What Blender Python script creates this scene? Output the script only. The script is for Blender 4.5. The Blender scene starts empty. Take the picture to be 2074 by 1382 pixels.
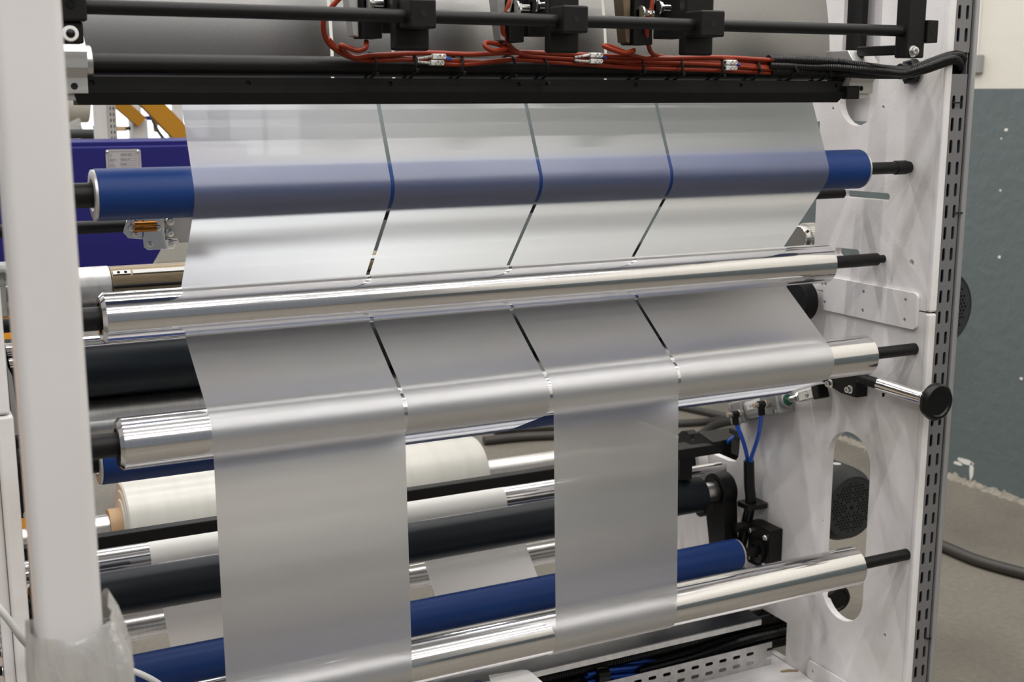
import bpy, bmesh, math, random
from mathutils import Vector, Matrix
random.seed(7)
PI = math.pi
scene = bpy.context.scene
COL = scene.collection

# ------------------------------------------------------------------ camera
CAMZ = 1.5                      # lens height over the floor; all z below are written relative to the lens
FPX = 2540.0
YAW, PITCH = math.radians(26.84), math.radians(11.13)
FW = Vector((math.sin(YAW)*math.cos(PITCH), math.cos(YAW)*math.cos(PITCH), -math.sin(PITCH)))
RT = Vector((math.cos(YAW), -math.sin(YAW), 0))
UP = RT.cross(FW)
cam_d = bpy.data.cameras.new('camera'); cam = bpy.data.objects.new('camera', cam_d); COL.objects.link(cam)
cam_d.sensor_width = 36; cam_d.lens = 36*FPX/2074
M = Matrix((RT, UP, -FW)).transposed().to_4x4(); M.translation = (0, 0, CAMZ); cam.matrix_world = M
cam_d.dof.use_dof = True; cam_d.dof.focus_distance = 2.25; cam_d.dof.aperture_fstop = 6.3
cam_d.clip_start = .05
scene.camera = cam

# ------------------------------------------------------------------ world, lamps, exposure
w = bpy.data.worlds.new('hall_ambient'); scene.world = w; w.use_nodes = True
w.node_tree.nodes['Background'].inputs[0].default_value = (.86, .92, 1, 1)
w.node_tree.nodes['Background'].inputs[1].default_value = .24
vs = scene.view_settings
vs.view_transform = 'Standard'; vs.look = 'None'; vs.gamma = 1; vs.use_curve_mapping = False
vs.exposure = -0.28
scene.cycles.max_bounces = 10; scene.cycles.transparent_max_bounces = 16
scene.cycles.sample_clamp_indirect = 6; scene.cycles.caustics_reflective = False
LAMP_W = 26
for ly in (-3.2, -1.9, -.6, .7, 2.0, 3.3, 5.2, 7.2):
    for lx in (-2.3, -.5, 1.3, 3.0):
        ld = bpy.data.lights.new('ceiling_tube', 'AREA'); ld.shape = 'RECTANGLE'
        ld.size, ld.size_y = (1.5 if lx < 3 else 1.2), .04; ld.energy = LAMP_W; ld.color = (1, .98, .965)
        lo = bpy.data.objects.new('ceiling_tube', ld); COL.objects.link(lo); lo.location = (lx, ly, CAMZ+2.75)

# ------------------------------------------------------------------ pixel -> place helpers (photo frame 2074x1382)
def ray(px, py): return FW + RT*((px-1037)/FPX) - UP*((py-691)/FPX)
def hx(px, py, x=1.92): d = ray(px, py); return d*(x/d.x)
def hy(px, py, y): d = ray(px, py); return d*(y/d.y)
def hz(px, py, z): d = ray(px, py); return d*(z/d.z)

# ------------------------------------------------------------------ materials
MATS = {}
def mat(name, col, rough=.5, metal=0., spec=.5, noise=None, bump=None, aniso=0., coat=0.):
    """noise=(scale, second colour, amount[, stretch]) ; bump=(scale, strength)"""
    m = bpy.data.materials.new(name); m.use_nodes = True; nt = m.node_tree; b = nt.nodes['Principled BSDF']
    b.inputs['Base Color'].default_value = (*col, 1); b.inputs['Roughness'].default_value = rough
    b.inputs['Metallic'].default_value = metal; b.inputs['Specular IOR Level'].default_value = spec
    b.inputs['Coat Weight'].default_value = coat
    tc = nt.nodes.new('ShaderNodeNewGeometry')
    if noise:
        mp = nt.nodes.new('ShaderNodeMapping'); nt.links.new(tc.outputs['Position'], mp.inputs[0])
        mp.inputs['Scale'].default_value = noise[3] if len(noise) > 3 else (1, 1, 1)
        n = nt.nodes.new('ShaderNodeTexNoise'); n.inputs['Scale'].default_value = noise[0]; n.inputs['Detail'].default_value = 6
        nt.links.new(mp.outputs[0], n.inputs['Vector'])
        r = nt.nodes.new('ShaderNodeValToRGB'); r.color_ramp.elements[0].position = .42; r.color_ramp.elements[1].position = .72
        r.color_ramp.elements[0].color = (0, 0, 0, 1); r.color_ramp.elements[1].color = (noise[2],)*3+(1,)
        nt.links.new(n.outputs['Fac'], r.inputs[0])
        mx = nt.nodes.new('ShaderNodeMix'); mx.data_type = 'RGBA'
        mx.inputs[6].default_value = (*col, 1); mx.inputs[7].default_value = (*noise[1], 1)
        nt.links.new(r.outputs[0], mx.inputs[0]); nt.links.new(mx.outputs[2], b.inputs['Base Color'])
    if bump:
        n = nt.nodes.new('ShaderNodeTexNoise'); n.inputs['Scale'].default_value = bump[0]; n.inputs['Detail'].default_value = 5
        mp = nt.nodes.new('ShaderNodeMapping'); nt.links.new(tc.outputs['Position'], mp.inputs[0])
        mp.inputs['Scale'].default_value = bump[2] if len(bump) > 2 else (1, 1, 1)
        nt.links.new(mp.outputs[0], n.inputs['Vector'])
        bp = nt.nodes.new('ShaderNodeBump'); bp.inputs['Strength'].default_value = bump[1]; bp.inputs['Distance'].default_value = .01
        nt.links.new(n.outputs['Fac'], bp.inputs['Height']); nt.links.new(bp.outputs[0], b.inputs['Normal'])
    MATS[name] = m
    return m
mat('white_paint', (.80, .775, .77), .42, noise=(7, (.56, .52, .45), .5), bump=(160, .05))
mat('post_paint', (.70, .68, .668), .4, noise=(5, (.62, .595, .575), .4))
mat('grey_duct', (.21, .205, .21), .42, metal=.35)
mat('rail_grey', (.42, .42, .42), .35, metal=.5)
mat('aluminium', (.80, .795, .805), .065, metal=1, noise=(14, (.70, .695, .705), .5, (60, 1, 1)))
def two_lobe(name, rough2, f):
    m = MATS[name]; nt = m.node_tree; b = nt.nodes['Principled BSDF']; out = nt.nodes['Material Output']
    g = nt.nodes.new('ShaderNodeBsdfGlossy'); g.inputs['Roughness'].default_value = rough2
    nt.links.new(b.inputs['Base Color'].links[0].from_socket, g.inputs[0])
    x = nt.nodes.new('ShaderNodeMixShader'); x.inputs[0].default_value = f
    nt.links.new(b.outputs[0], x.inputs[1]); nt.links.new(g.outputs[0], x.inputs[2]); nt.links.new(x.outputs[0], out.inputs[0])
two_lobe('aluminium', .22, .35)
mat('brushed', (.62, .61, .59), .3, metal=1, noise=(20, (.45, .44, .42), .6, (40, 1, 1)))
mat('clamp_alu', (.56, .55, .53), .4, metal=.7)
mat('steel_sheet', (.25, .245, .24), .33, metal=1, noise=(900, (.36, .355, .35), .5))
mat('galvanised', (.58, .58, .57), .38, metal=.9, noise=(60, (.42, .42, .42), .7))
mat('mill_steel', (.22, .22, .225), .3, metal=.95, noise=(9, (.12, .12, .125), .9, (1, 3, 1)))
mat('zinc', (.72, .72, .70), .24, metal=1)
mat('chrome', (.78, .77, .75), .12, metal=1)
mat('brass_nickel', (.5, .44, .36), .3, metal=1)
mat('copper_rod', (.42, .17, .03), .3, metal=.9)
mat('bronze', (.21, .165, .105), .34, metal=.85)
mat('blue_rubber', (.0062, .034, .155), .46, spec=.26, noise=(3, (.005, .028, .125), .6))
mat('dark_rubber', (.0028, .0072, .0115), .42, spec=.3)
mat('black_oxide', (.0055, .0052, .005), .45, spec=.26, noise=(30, (.009, .008, .0075), .6))
mat('black_plastic', (.005, .005, .005), .33, spec=.3)
mat('black_matte', (.006, .006, .006), .7, spec=.25)
mat('recess_shade', (.004, .004, .004), .9)  # near-black that paints shade into slots, sockets and openings
mat('motor_grey', (.034, .036, .037), .5, spec=.35, bump=(300, .08))
mat('red_cable', (.23, .021, .003), .36, spec=.35)
mat('white_plastic', (.80, .79, .76), .35)
mat('sleeve_white', (.7, .68, .62), .6, noise=(420, (.08, .08, .08), 1, (1, .2, .2)))
mat('blue_hose', (.012, .095, .52), .3)
mat('blue_paint', (.014, .013, .115), .6, spec=.15)
mat('orange_paint', (.80, .33, .02), .4)
mat('ochre_paint', (.37, .17, .012), .5, spec=.25)
mat('cardboard', (.50, .33, .19), .8)
mat('film_roll', (.64, .63, .575), .32, spec=.6, noise=(4, (.56, .55, .50), .6, (9, 1, 1)))
mat('lit_web', (.82, .81, .77), .4)  # reel film again, made paler to paint in the light from above
mat('name_plate', (.44, .42, .43), .4, metal=.4)
mat('print_dark', (.05, .05, .05), .7)
mat('wood_strip', (.42, .37, .29), .6)
mat('leaf', (.30, .21, .12), .8)
mat('green_seal', (.01, .09, .05), .4)
mat('grey_casting', (.36, .36, .35), .4, metal=.5)
mat('hose_black', (.035, .031, .027), .5)
mat('cable_grey', (.62, .62, .60), .5)
mat('machine_white', (.58, .565, .545), .45)
mat('upright_grey', (.42, .40, .38), .5)
mat('paint_flake', (.8, .78, .72), .8)
mat('rubble', (.30, .27, .22), .9, noise=(40, (.18, .16, .13), 1), bump=(70, .6))
def film_mat():
    m = bpy.data.materials.new('film'); m.use_nodes = True; nt = m.node_tree; nt.nodes.clear()
    out = nt.nodes.new('ShaderNodeOutputMaterial')
    pr = nt.nodes.new('ShaderNodeBsdfPrincipled'); pr.inputs['Base Color'].default_value = (.80, .80, .81, 1)
    pr.inputs['Roughness'].default_value = .33; pr.inputs['Metallic'].default_value = .8
    tl = nt.nodes.new('ShaderNodeBsdfTranslucent'); tl.inputs[0].default_value = (.92, .92, .925, 1)
    df = nt.nodes.new('ShaderNodeBsdfDiffuse'); df.inputs[0].default_value = (.74, .73, .71, 1)
    rf = nt.nodes.new('ShaderNodeBsdfRefraction'); rf.inputs['Color'].default_value = (.98, .98, .98, 1)
    rf.inputs['Roughness'].default_value = .75; rf.inputs['IOR'].default_value = 1.25
    tr = nt.nodes.new('ShaderNodeBsdfTransparent'); tr.inputs[0].default_value = (.96, .955, .94, 1)
    def mix(a, b, f):
        n = nt.nodes.new('ShaderNodeMixShader'); n.inputs[0].default_value = f
        nt.links.new(a.outputs[0], n.inputs[1]); nt.links.new(b.outputs[0], n.inputs[2]); return n
    gb = nt.nodes.new('ShaderNodeNewGeometry'); mr = nt.nodes.new('ShaderNodeMapRange')   # thin sheet: same bend from either face
    mr.inputs[3].default_value = 1.42; mr.inputs[4].default_value = 1/1.42
    nt.links.new(gb.outputs['Backfacing'], mr.inputs[0]); nt.links.new(mr.outputs[0], rf.inputs['IOR'])
    see = mix(rf, tr, .04)          # forward scatter
    wide = mix(see, tl, .12)        # very wide forward scatter
    body = mix(wide, df, .04)
    fin = mix(body, pr, .135)
    nt.links.new(fin.outputs[0], out.inputs[0])
    MATS['film'] = m
film_mat()
def wrap_mat():
    m = bpy.data.materials.new('stretch_wrap'); m.use_nodes = True; nt = m.node_tree; nt.nodes.clear()
    out = nt.nodes.new('ShaderNodeOutputMaterial')
    gl = nt.nodes.new('ShaderNodeBsdfGlossy'); gl.inputs['Roughness'].default_value = .22; gl.inputs[0].default_value = (.9, .9, .9, 1)
    tl = nt.nodes.new('ShaderNodeBsdfDiffuse'); tl.inputs[0].default_value = (.62, .60, .57, 1)
    tr = nt.nodes.new('ShaderNodeBsdfTransparent'); tr.inputs[0].default_value = (.95, .95, .94, 1)
    n = nt.nodes.new('ShaderNodeTexNoise'); n.inputs['Scale'].default_value = 38; n.inputs['Detail'].default_value = 4
    g = nt.nodes.new('ShaderNodeNewGeometry'); mp = nt.nodes.new('ShaderNodeMapping'); mp.inputs['Scale'].default_value = (1.6, 1.6, .5)
    nt.links.new(g.outputs['Position'], mp.inputs[0]); nt.links.new(mp.outputs[0], n.inputs['Vector'])
    bp = nt.nodes.new('ShaderNodeBump'); bp.inputs['Strength'].default_value = .7; bp.inputs['Distance'].default_value = .01
    nt.links.new(n.outputs['Fac'], bp.inputs['Height'])
    nt.links.new(bp.outputs[0], gl.inputs['Normal']); nt.links.new(bp.outputs[0], tl.inputs['Normal'])
    a = nt.nodes.new('ShaderNodeMixShader'); a.inputs[0].default_value = .4
    nt.links.new(tl.outputs[0], a.inputs[1]); nt.links.new(gl.outputs[0], a.inputs[2])
    b = nt.nodes.new('ShaderNodeMixShader'); b.inputs[0].default_value = .24
    nt.links.new(a.outputs[0], b.inputs[1]); nt.links.new(tr.outputs[0], b.inputs[2])
    nt.links.new(b.outputs[0], out.inputs[0]); MATS['stretch_wrap'] = m
wrap_mat()
def floor_mat():
    m = mat('concrete', (.185, .165, .135), .62, noise=(2.2, (.125, .112, .092), .9), bump=(45, .05))
    nt = m.node_tree; b = nt.nodes['Principled BSDF']
    src = b.inputs['Base Color'].links[0].from_socket
    g = nt.nodes.new('ShaderNodeNewGeometry')
    n = nt.nodes.new('ShaderNodeTexNoise'); n.inputs['Scale'].default_value = 55; n.inputs['Detail'].default_value = 8
    nt.links.new(g.outputs['Position'], n.inputs['Vector'])
    r = nt.nodes.new('ShaderNodeValToRGB'); r.color_ramp.elements[0].position = .3; r.color_ramp.elements[1].position = .75
    r.color_ramp.elements[0].color = (.82, .815, .80, 1); r.color_ramp.elements[1].color = (1.08, 1.08, 1.08, 1)
    nt.links.new(n.outputs['Fac'], r.inputs[0])
    mx = nt.nodes.new('ShaderNodeMix'); mx.data_type = 'RGBA'; mx.blend_type = 'MULTIPLY'; mx.inputs[0].default_value = 1
    nt.links.new(src, mx.inputs[6]); nt.links.new(r.outputs[0], mx.inputs[7]); nt.links.new(mx.outputs[2], b.inputs['Base Color'])
floor_mat()
mat('wall_grey', (.118, .145, .145), .5, noise=(1.7, (.095, .118, .118), .8), bump=(22, .35))
mat('wall_cream', (.74, .71, .635), .7, noise=(3, (.68, .64, .55), .6), bump=(30, .12))
mat('roof_grey', (.34, .335, .32), .7, noise=(.6, (.2, .2, .2), .8, (1, 3, 1)))
def emis(name, col, s):
    m = bpy.data.materials.new(name); m.use_nodes = True; nt = m.node_tree; nt.nodes.clear()
    o = nt.nodes.new('ShaderNodeOutputMaterial'); e = nt.nodes.new('ShaderNodeEmission')
    e.inputs[0].default_value = (*col, 1); e.inputs[1].default_value = s; nt.links.new(e.outputs[0], o.inputs[0]); MATS[name] = m
emis('daylight', (.95, .98, 1), 3.2)

# ------------------------------------------------------------------ object helpers
BASE = {}
def finish(name, verts, faces, material, parent=None, smooth=False, sharp=None):
    me = bpy.data.meshes.new(name)
    V = [Vector((v[0], v[1], v[2]+CAMZ)) for v in verts]
    mn = [min(v[i] for v in V) for i in range(3)]; mx = [max(v[i] for v in V) for i in range(3)]
    b = Vector(((mn[0]+mx[0])/2, (mn[1]+mx[1])/2, mn[2]))
    me.from_pydata([v-b for v in V], [], faces)
    me.materials.append(MATS[material])
    if smooth:
        me.polygons.foreach_set('use_smooth', [True]*len(me.polygons))
        try: me.set_sharp_from_angle(angle=sharp if sharp else math.radians(35))
        except Exception: pass
    me.update()
    bm = bmesh.new(); bm.from_mesh(me); bmesh.ops.recalc_face_normals(bm, faces=bm.faces); bm.to_mesh(me); bm.free()
    o = bpy.data.objects.new(name, me); COL.objects.link(o); o.location = b; BASE[o.name] = b
    if parent is not None:
        o.parent = parent; o.matrix_parent_inverse = Matrix.Translation(-BASE[parent.name])
    return o
def tag(o, label, cat, group=None, kind=None):
    o['label'] = label; o['category'] = cat
    if group: o['group'] = group
    if kind: o['kind'] = kind
    return o
def thing(name, label, cat, loc, group=None):
    o = bpy.data.objects.new(name, None); COL.objects.link(o); o.empty_display_size = .02
    b = Vector((loc[0], loc[1], loc[2]+CAMZ)); o.location = b; BASE[o.name] = b
    return tag(o, label, cat, group)
def struct(o, label=None, cat=None):
    o['kind'] = 'structure'
    if label: o['label'] = label
    if cat: o['category'] = cat
    return o
def box_vf(x0, x1, y0, y1, z0, z1):
    v = [(x0,y0,z0),(x1,y0,z0),(x1,y1,z0),(x0,y1,z0),(x0,y0,z1),(x1,y0,z1),(x1,y1,z1),(x0,y1,z1)]
    return v, [(0,3,2,1),(4,5,6,7),(0,1,5,4),(1,2,6,5),(2,3,7,6),(3,0,4,7)]
def bevel_vf(v, f, w, seg=2):
    bm = bmesh.new(); bv = [bm.verts.new(p) for p in v]
    for q in f: bm.faces.new([bv[i] for i in q])
    bmesh.ops.recalc_face_normals(bm, faces=bm.faces)
    bmesh.ops.bevel(bm, geom=list(bm.edges), offset=w, segments=seg, profile=.5, affect='EDGES', clamp_overlap=True)
    bm.verts.index_update()
    r = [tuple(x.co) for x in bm.verts], [tuple(x.index for x in q.verts) for q in bm.faces]
    bm.free(); return r
def box(name, x0, x1, y0, y1, z0, z1, m, parent=None, bev=.0015):
    v, f = box_vf(min(x0,x1), max(x0,x1), min(y0,y1), max(y0,y1), min(z0,z1), max(z0,z1))
    if bev: v, f = bevel_vf(v, f, min(bev, .3*min(abs(x1-x0), abs(y1-y0), abs(z1-z0))))
    return finish(name, v, f, m, parent)
def frame_of(d):
    d = Vector(d).normalized(); a = Vector((0, 0, 1)) if abs(d.z) < .9 else Vector((0, 1, 0))
    u = d.cross(a).normalized(); return d, u, d.cross(u)
def lathe_vf(o, d, prof, seg=40, ph=0.):
    """prof: list of (distance along d, radius)"""
    o = Vector(o); d, u, w_ = frame_of(d); v = []; f = []
    for (t, r) in prof:
        for k in range(seg):
            a = 2*PI*k/seg+ph; v.append(tuple(o+d*t+u*(r*math.cos(a))+w_*(r*math.sin(a))))
    for i in range(len(prof)-1):
        for k in range(seg):
            k2 = (k+1) % seg; f.append((i*seg+k, i*seg+k2, (i+1)*seg+k2, (i+1)*seg+k))
    if prof[0][1] > 1e-6: f.append(tuple(range(seg-1, -1, -1)))
    if prof[-1][1] > 1e-6: f.append(tuple((len(prof)-1)*seg+k for k in range(seg)))
    return v, f
def lathe(name, o, d, prof, m, parent=None, seg=40, ph=0., smooth=True):
    v, f = lathe_vf(o, d, prof, seg, ph); return finish(name, v, f, m, parent, smooth)
def cyl(name, a, b, r, m, parent=None, seg=32, ch=None):
    a = Vector(a); b = Vector(b); L = (b-a).length; c = min(.0012, r*.15, L*.2) if ch is None else ch
    return lathe(name, a, b-a, [(0, r-c), (c, r), (L-c, r), (L, r-c)], m, parent, seg)
def hexnut(name, o, d, r, h, m, parent=None):
    return lathe(name, o, d, [(0, r), (h*.8, r), (h, r*.85)], m, parent, 6, random.random(), smooth=False)
def bolt(name, o, d, r, label, cat='bolt', group=None, parent=None, m='zinc', washer=True, socket=False):
    """a bolt head standing on a face at o, pointing along d"""
    o = Vector(o); d = Vector(d).normalized()
    if parent is None: t = thing(name, label, cat, o, group)
    else:
        t = finish(name, *lathe_vf(o, d, [(0, r*1.0), (r*.25, r*1.0)], 20), m, parent, True)
    if washer and parent is None: cyl('washer', o, o+d*r*.22, r*1.45, 'zinc', t, 24)
    if socket:
        lathe('bolt_head', o+d*r*.2, d, [(0, r), (r*.9, r), (r*.98, r*.9), (r*.98, r*.52), (r*.4, r*.5), (r*.4, 0)], m, t, 24)
    else:
        hexnut('bolt_head', o+d*r*.2, d, r, r*.75, m, t)
        cyl('bolt_thread', o+d*r*.9, o+d*r*1.5, r*.5, m, t, 12)
    return t
def spline(pts, n=8):
    P = [Vector(p) for p in pts]; P = [2*P[0]-P[1]] + P + [2*P[-1]-P[-2]]; out = []
    for i in range(1, len(P)-2):
        for k in range(n):
            t = k/n; a, b, c, d = P[i-1:i+3]
            out.append(.5*((2*b)+(c-a)*t+(2*a-5*b+4*c-d)*t*t+(3*b-a-3*c+d)*t**3))
    out.append(P[-2]); return out
def sweep_vf(path, r, seg=10, rad=None, cap=True):
    path = [Vector(p) for p in path]; v = []; f = []; pu = None; n = len(path)
    for i, p in enumerate(path):
        t = (path[min(i+1, n-1)]-path[max(i-1, 0)]).normalized()
        if pu is None: _, pu, _2 = frame_of(t)
        pu = (pu-t*pu.dot(t)).normalized(); pw = t.cross(pu)
        rr = rad(i) if rad else r
        for k in range(seg):
            a = 2*PI*k/seg; v.append(tuple(p+pu*(rr*math.cos(a))+pw*(rr*math.sin(a))))
    for i in range(n-1):
        for k in range(seg):
            k2 = (k+1) % seg; f.append((i*seg+k, i*seg+k2, (i+1)*seg+k2, (i+1)*seg+k))
    if cap: f.append(tuple(range(seg-1, -1, -1))); f.append(tuple((n-1)*seg+k for k in range(seg)))
    return v, f
def tube(name, pts, r, m, parent=None, n=8, seg=10):
    v, f = sweep_vf(spline(pts, n), r, seg); return finish(name, v, f, m, parent, True, math.radians(60))
def resample(path, step):
    out = [path[0]]; acc = 0
    for a, b in zip(path, path[1:]):
        L = (b-a).length; s = step-acc
        while s <= L and L > 0: out.append(a+(b-a)*(s/L)); s += step
        acc = (acc+L) % step
    return out
def conduit(name, pts, r, m='black_plastic', parent=None, pitch=.0042):
    path = resample(spline(pts, 14), pitch/4)
    v, f = sweep_vf(path, r, 12, rad=lambda i: r if i % 4 in (0, 1) else r*.86)
    return finish(name, v, f, m, parent, True, math.radians(50))
def plate(name, outline, holes, thick, place, m, parent=None, bev=0.):
    """2-D outline with holes, made solid; place(u, v, t) -> xyz"""
    c = bpy.data.curves.new(name, 'CURVE'); c.dimensions = '2D'; c.fill_mode = 'BOTH'; c.extrude = .5
    ox = sum(q[0] for q in outline)/len(outline); oy = sum(q[1] for q in outline)/len(outline)   # fill near the origin, scaled up
    for loop in [outline]+list(holes):
        s = c.splines.new('POLY'); s.points.add(len(loop)-1); s.use_cyclic_u = True
        for p, q in zip(s.points, loop): p.co = ((q[0]-ox)*50, (q[1]-oy)*50, 0, 1)
    o = bpy.data.objects.new('tmp', c); COL.objects.link(o)
    dg = bpy.context.evaluated_depsgraph_get(); me = bpy.data.meshes.new_from_object(o.evaluated_get(dg))
    bpy.data.objects.remove(o)
    bm = bmesh.new(); bm.from_mesh(me); bmesh.ops.remove_doubles(bm, verts=bm.verts, dist=1e-5)
    for v in bm.verts: v.co.x = v.co.x/50+ox; v.co.y = v.co.y/50+oy
    if bev:
        for v in bm.verts: v.co.z *= thick
        ed = [e for e in bm.edges if len(e.link_faces) == 2 and abs(e.calc_face_angle(0)) > 1.2 and abs(e.verts[0].co.z-e.verts[1].co.z) < 1e-6]
        bmesh.ops.bevel(bm, geom=ed, offset=bev, segments=2, profile=.5, affect='EDGES', clamp_overlap=True)
        for v in bm.verts: v.co.z /= thick
    bm.verts.index_update()
    vs_ = [place(v.co.x, v.co.y, (v.co.z+.5)*thick) for v in bm.verts]; fs = [tuple(v.index for v in q.verts) for q in bm.faces]
    bm.free(); bpy.data.meshes.remove(me)
    return finish(name, vs_, fs, m, parent)
def circ(cx, cy, r, n=20): return [(cx+r*math.cos(2*PI*k/n), cy+r*math.sin(2*PI*k/n)) for k in range(n)]
def capsule(a, b, r, n=8):
    a = Vector(a); b = Vector(b); d = (b-a).normalized(); t0 = math.atan2(d.y, d.x)
    return [(b.x+r*math.cos(t0-PI/2+PI*k/n), b.y+r*math.sin(t0-PI/2+PI*k/n)) for k in range(n+1)] + \
           [(a.x+r*math.cos(t0+PI/2+PI*k/n), a.y+r*math.sin(t0+PI/2+PI*k/n)) for k in range(n+1)]
def rrect(x0, x1, y0, y1, r, n=5):
    out = []
    for cx, cy, a in ((x1-r, y0+r, -PI/2), (x1-r, y1-r, 0), (x0+r, y1-r, PI/2), (x0+r, y0+r, PI)):
        out += [(cx+r*math.cos(a+PI/2*k/n), cy+r*math.sin(a+PI/2*k/n)) for k in range(n+1)]
    return out
IN_YZ = lambda x0: (lambda u, v, t: (x0+t, u, v))      # plate standing in the Y-Z plane
IN_XZ = lambda y0: (lambda u, v, t: (u, y0+t, v))      # plate standing in the X-Z plane
def text(name, s, p, size, m, parent, normal='front'):
    c = bpy.data.curves.new(name, 'FONT'); c.body = s; c.size = size; c.extrude = .0002
    o = bpy.data.objects.new('tmp', c); COL.objects.link(o); dg = bpy.context.evaluated_depsgraph_get()
    me = bpy.data.meshes.new_from_object(o.evaluated_get(dg)); bpy.data.objects.remove(o)
    if normal == 'front': vv = [(p[0]+v.co.x, p[1]-v.co.z, p[2]+v.co.y) for v in me.vertices]
    else: vv = [normal(v.co) for v in me.vertices]
    ff = [tuple(q.vertices) for q in me.polygons]; bpy.data.meshes.remove(me)
    return finish(name, vv, ff, m, parent)

# ================================================================== THE SETTING
FLOOR = -1.5
WX = 3.74
struct(finish('floor', *box_vf(-7, WX, -6, 13, FLOOR-.1, FLOOR), 'concrete'), 'worn grey-brown concrete workshop floor', 'floor')
DADO = hx(2020, 179.5, WX).z
wr = finish('wall_right', *box_vf(WX, WX+.2, -6, 13, FLOOR, DADO), 'wall_grey'); struct(wr, 'workshop wall painted slate grey below and cream above', 'wall')
finish('cream_paint', *box_vf(WX+.0015, WX+.2, -6, 13, DADO, 3.2), 'wall_cream', wr)
for (px, py, w_, h_) in ((2038, 263, .012, .007), (2026, 386, .006, .006), (2024, 521, .008, .008), (2068, 767, .01, .006), (2028, 281, .004, .004), (1955, 936, .05, .014), (1967, 955, .012, .045), (1940, 939, .03, .01)):
    p = hx(px, py, WX-.001)
    o = [(p.y+w_*math.cos(a)*(.6+.4*random.random()), p.z+h_*math.sin(a)*(.6+.4*random.random())) for a in [2*PI*k/9 for k in range(9)]]
    plate('paint_chip', o, [], .0014, lambda u, v, t: (WX-.0015+t, u, v), 'paint_flake', wr)
# broken mortar lip where wall and floor meet
def lip():
    v = []; f = []; n = 260
    for i in range(n+1):
        y = 1.6+3.4*i/n; a = .012+.022*random.random()**2; h = .006+.010*random.random()**2
        v += [(WX-a-.012, y, FLOOR), (WX-a*.8, y, FLOOR+h*.8), (WX-.004, y, FLOOR+h+.012*random.random()), (WX+.01, y, FLOOR+h)]
    for i in range(n):
        for k in range(3): f.append((4*i+k, 4*i+k+1, 4*i+5+k, 4*i+4+k))
    struct(finish('trim_1', v, f, 'rubble'), 'crumbling mortar edge along the foot of the grey wall', 'wall edge')
lip()
# far wall with daylight windows
FY = 11.5
wb = finish('wall_back', *box_vf(-7, WX, FY, FY+.2, FLOOR, 3.2), 'wall_cream'); struct(wb, 'far hall wall with tall bright windows', 'wall')
for i, (a, b) in enumerate(((.1, 1.35), (1.5, 2.75), (2.9, 3.6), (-1.3, -.05), (-2.7, -1.45))):
    wn = finish('window_%d' % (i+1), *box_vf(a, b, FY-.03, FY-.01, -.55, 2.6), 'daylight'); struct(wn, 'tall window full of white daylight', 'window')
    for k in range(3):
        box('window_bar', a+(b-a)*k/2-.02, a+(b-a)*k/2+.02, FY-.07, FY-.03, -.55, 2.6, 'machine_white', wn, 0)
    box('window_bar', a, b, FY-.07, FY-.03, 1.0, 1.04, 'machine_white', wn, 0)
cl = finish('ceiling', *box_vf(-7, WX+.2, -6, 13, 3.2, 3.3), 'roof_grey'); struct(cl, 'plain pale hall ceiling', 'ceiling')

# ================================================================== RIGHT FRAME
PX = 1.92; TH = .0175
def slot_at(p1, p2, r): a = hx(*p1); b = hx(*p2); return capsule((a.y, a.z), (b.y, b.z), r)
YF, YR = 1.897, 2.253
SEAM = -.443
cU = 2.132
holes = [capsule((cU, .45), (cU, -.008), .059, 14), slot_at((1712, 392), (1797, 399), .0075), slot_at((1697, 510), (1735, 514), .009)]
for (px, py, r) in ((1846, 532, .0065), (1687, 220, .0035), (1789, 217, .0035), (1825, 545, .001), (1665, 575, .004)):
    p = hx(px, py); holes.append(circ(p.y, p.z, r, 14))
fu = thing('upper_side_plate', 'upper white painted machine side plate with a tall slot, above the seam', 'machine frame', (PX, 2.07, SEAM))
plate('plate', [(YF, SEAM+.0015), (YR, SEAM+.0015), (YR, .6), (YF, .6)], holes, TH, IN_YZ(PX), 'white_paint', fu, .003)
box('front_flange', PX-.002, PX+TH, YF-.014, YF-.0002, SEAM+.0015, .6, 'white_paint', fu, .005)
# pale housing seen through the upper slot
hb = thing('side_housing', 'pale grey housing behind the tall slot of the upper side plate', 'housing', (2.1, 2.15, -.12))
box('shell', 1.965, 2.0, 2.03, 2.34, -.06, .5, 'white_paint', hb)
box('shelf', 1.945, 2.0, 2.03, 2.34, -.095, -.08, 'black_oxide', hb)
t_ = thing('mounting_tab', 'small white tab with a square hole behind the upper side plate', 'bracket', (1.95, 2.28, -.08))
p0 = hx(1638, 205, 1.95); p1 = hx(1658, 246, 1.95)
sq = hx(1648, 226, 1.95)
plate('tab_plate', [(p1.y-.05, p1.z), (p0.y, p1.z), (p0.y, p0.z+.08), (p1.y-.05, p0.z+.08)], [[(sq.y-.004, sq.z-.004), (sq.y+.004, sq.z-.004), (sq.y+.004, sq.z+.004), (sq.y-.004, sq.z+.004)]], .006, IN_YZ(1.95), 'white_paint', t_)

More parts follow.
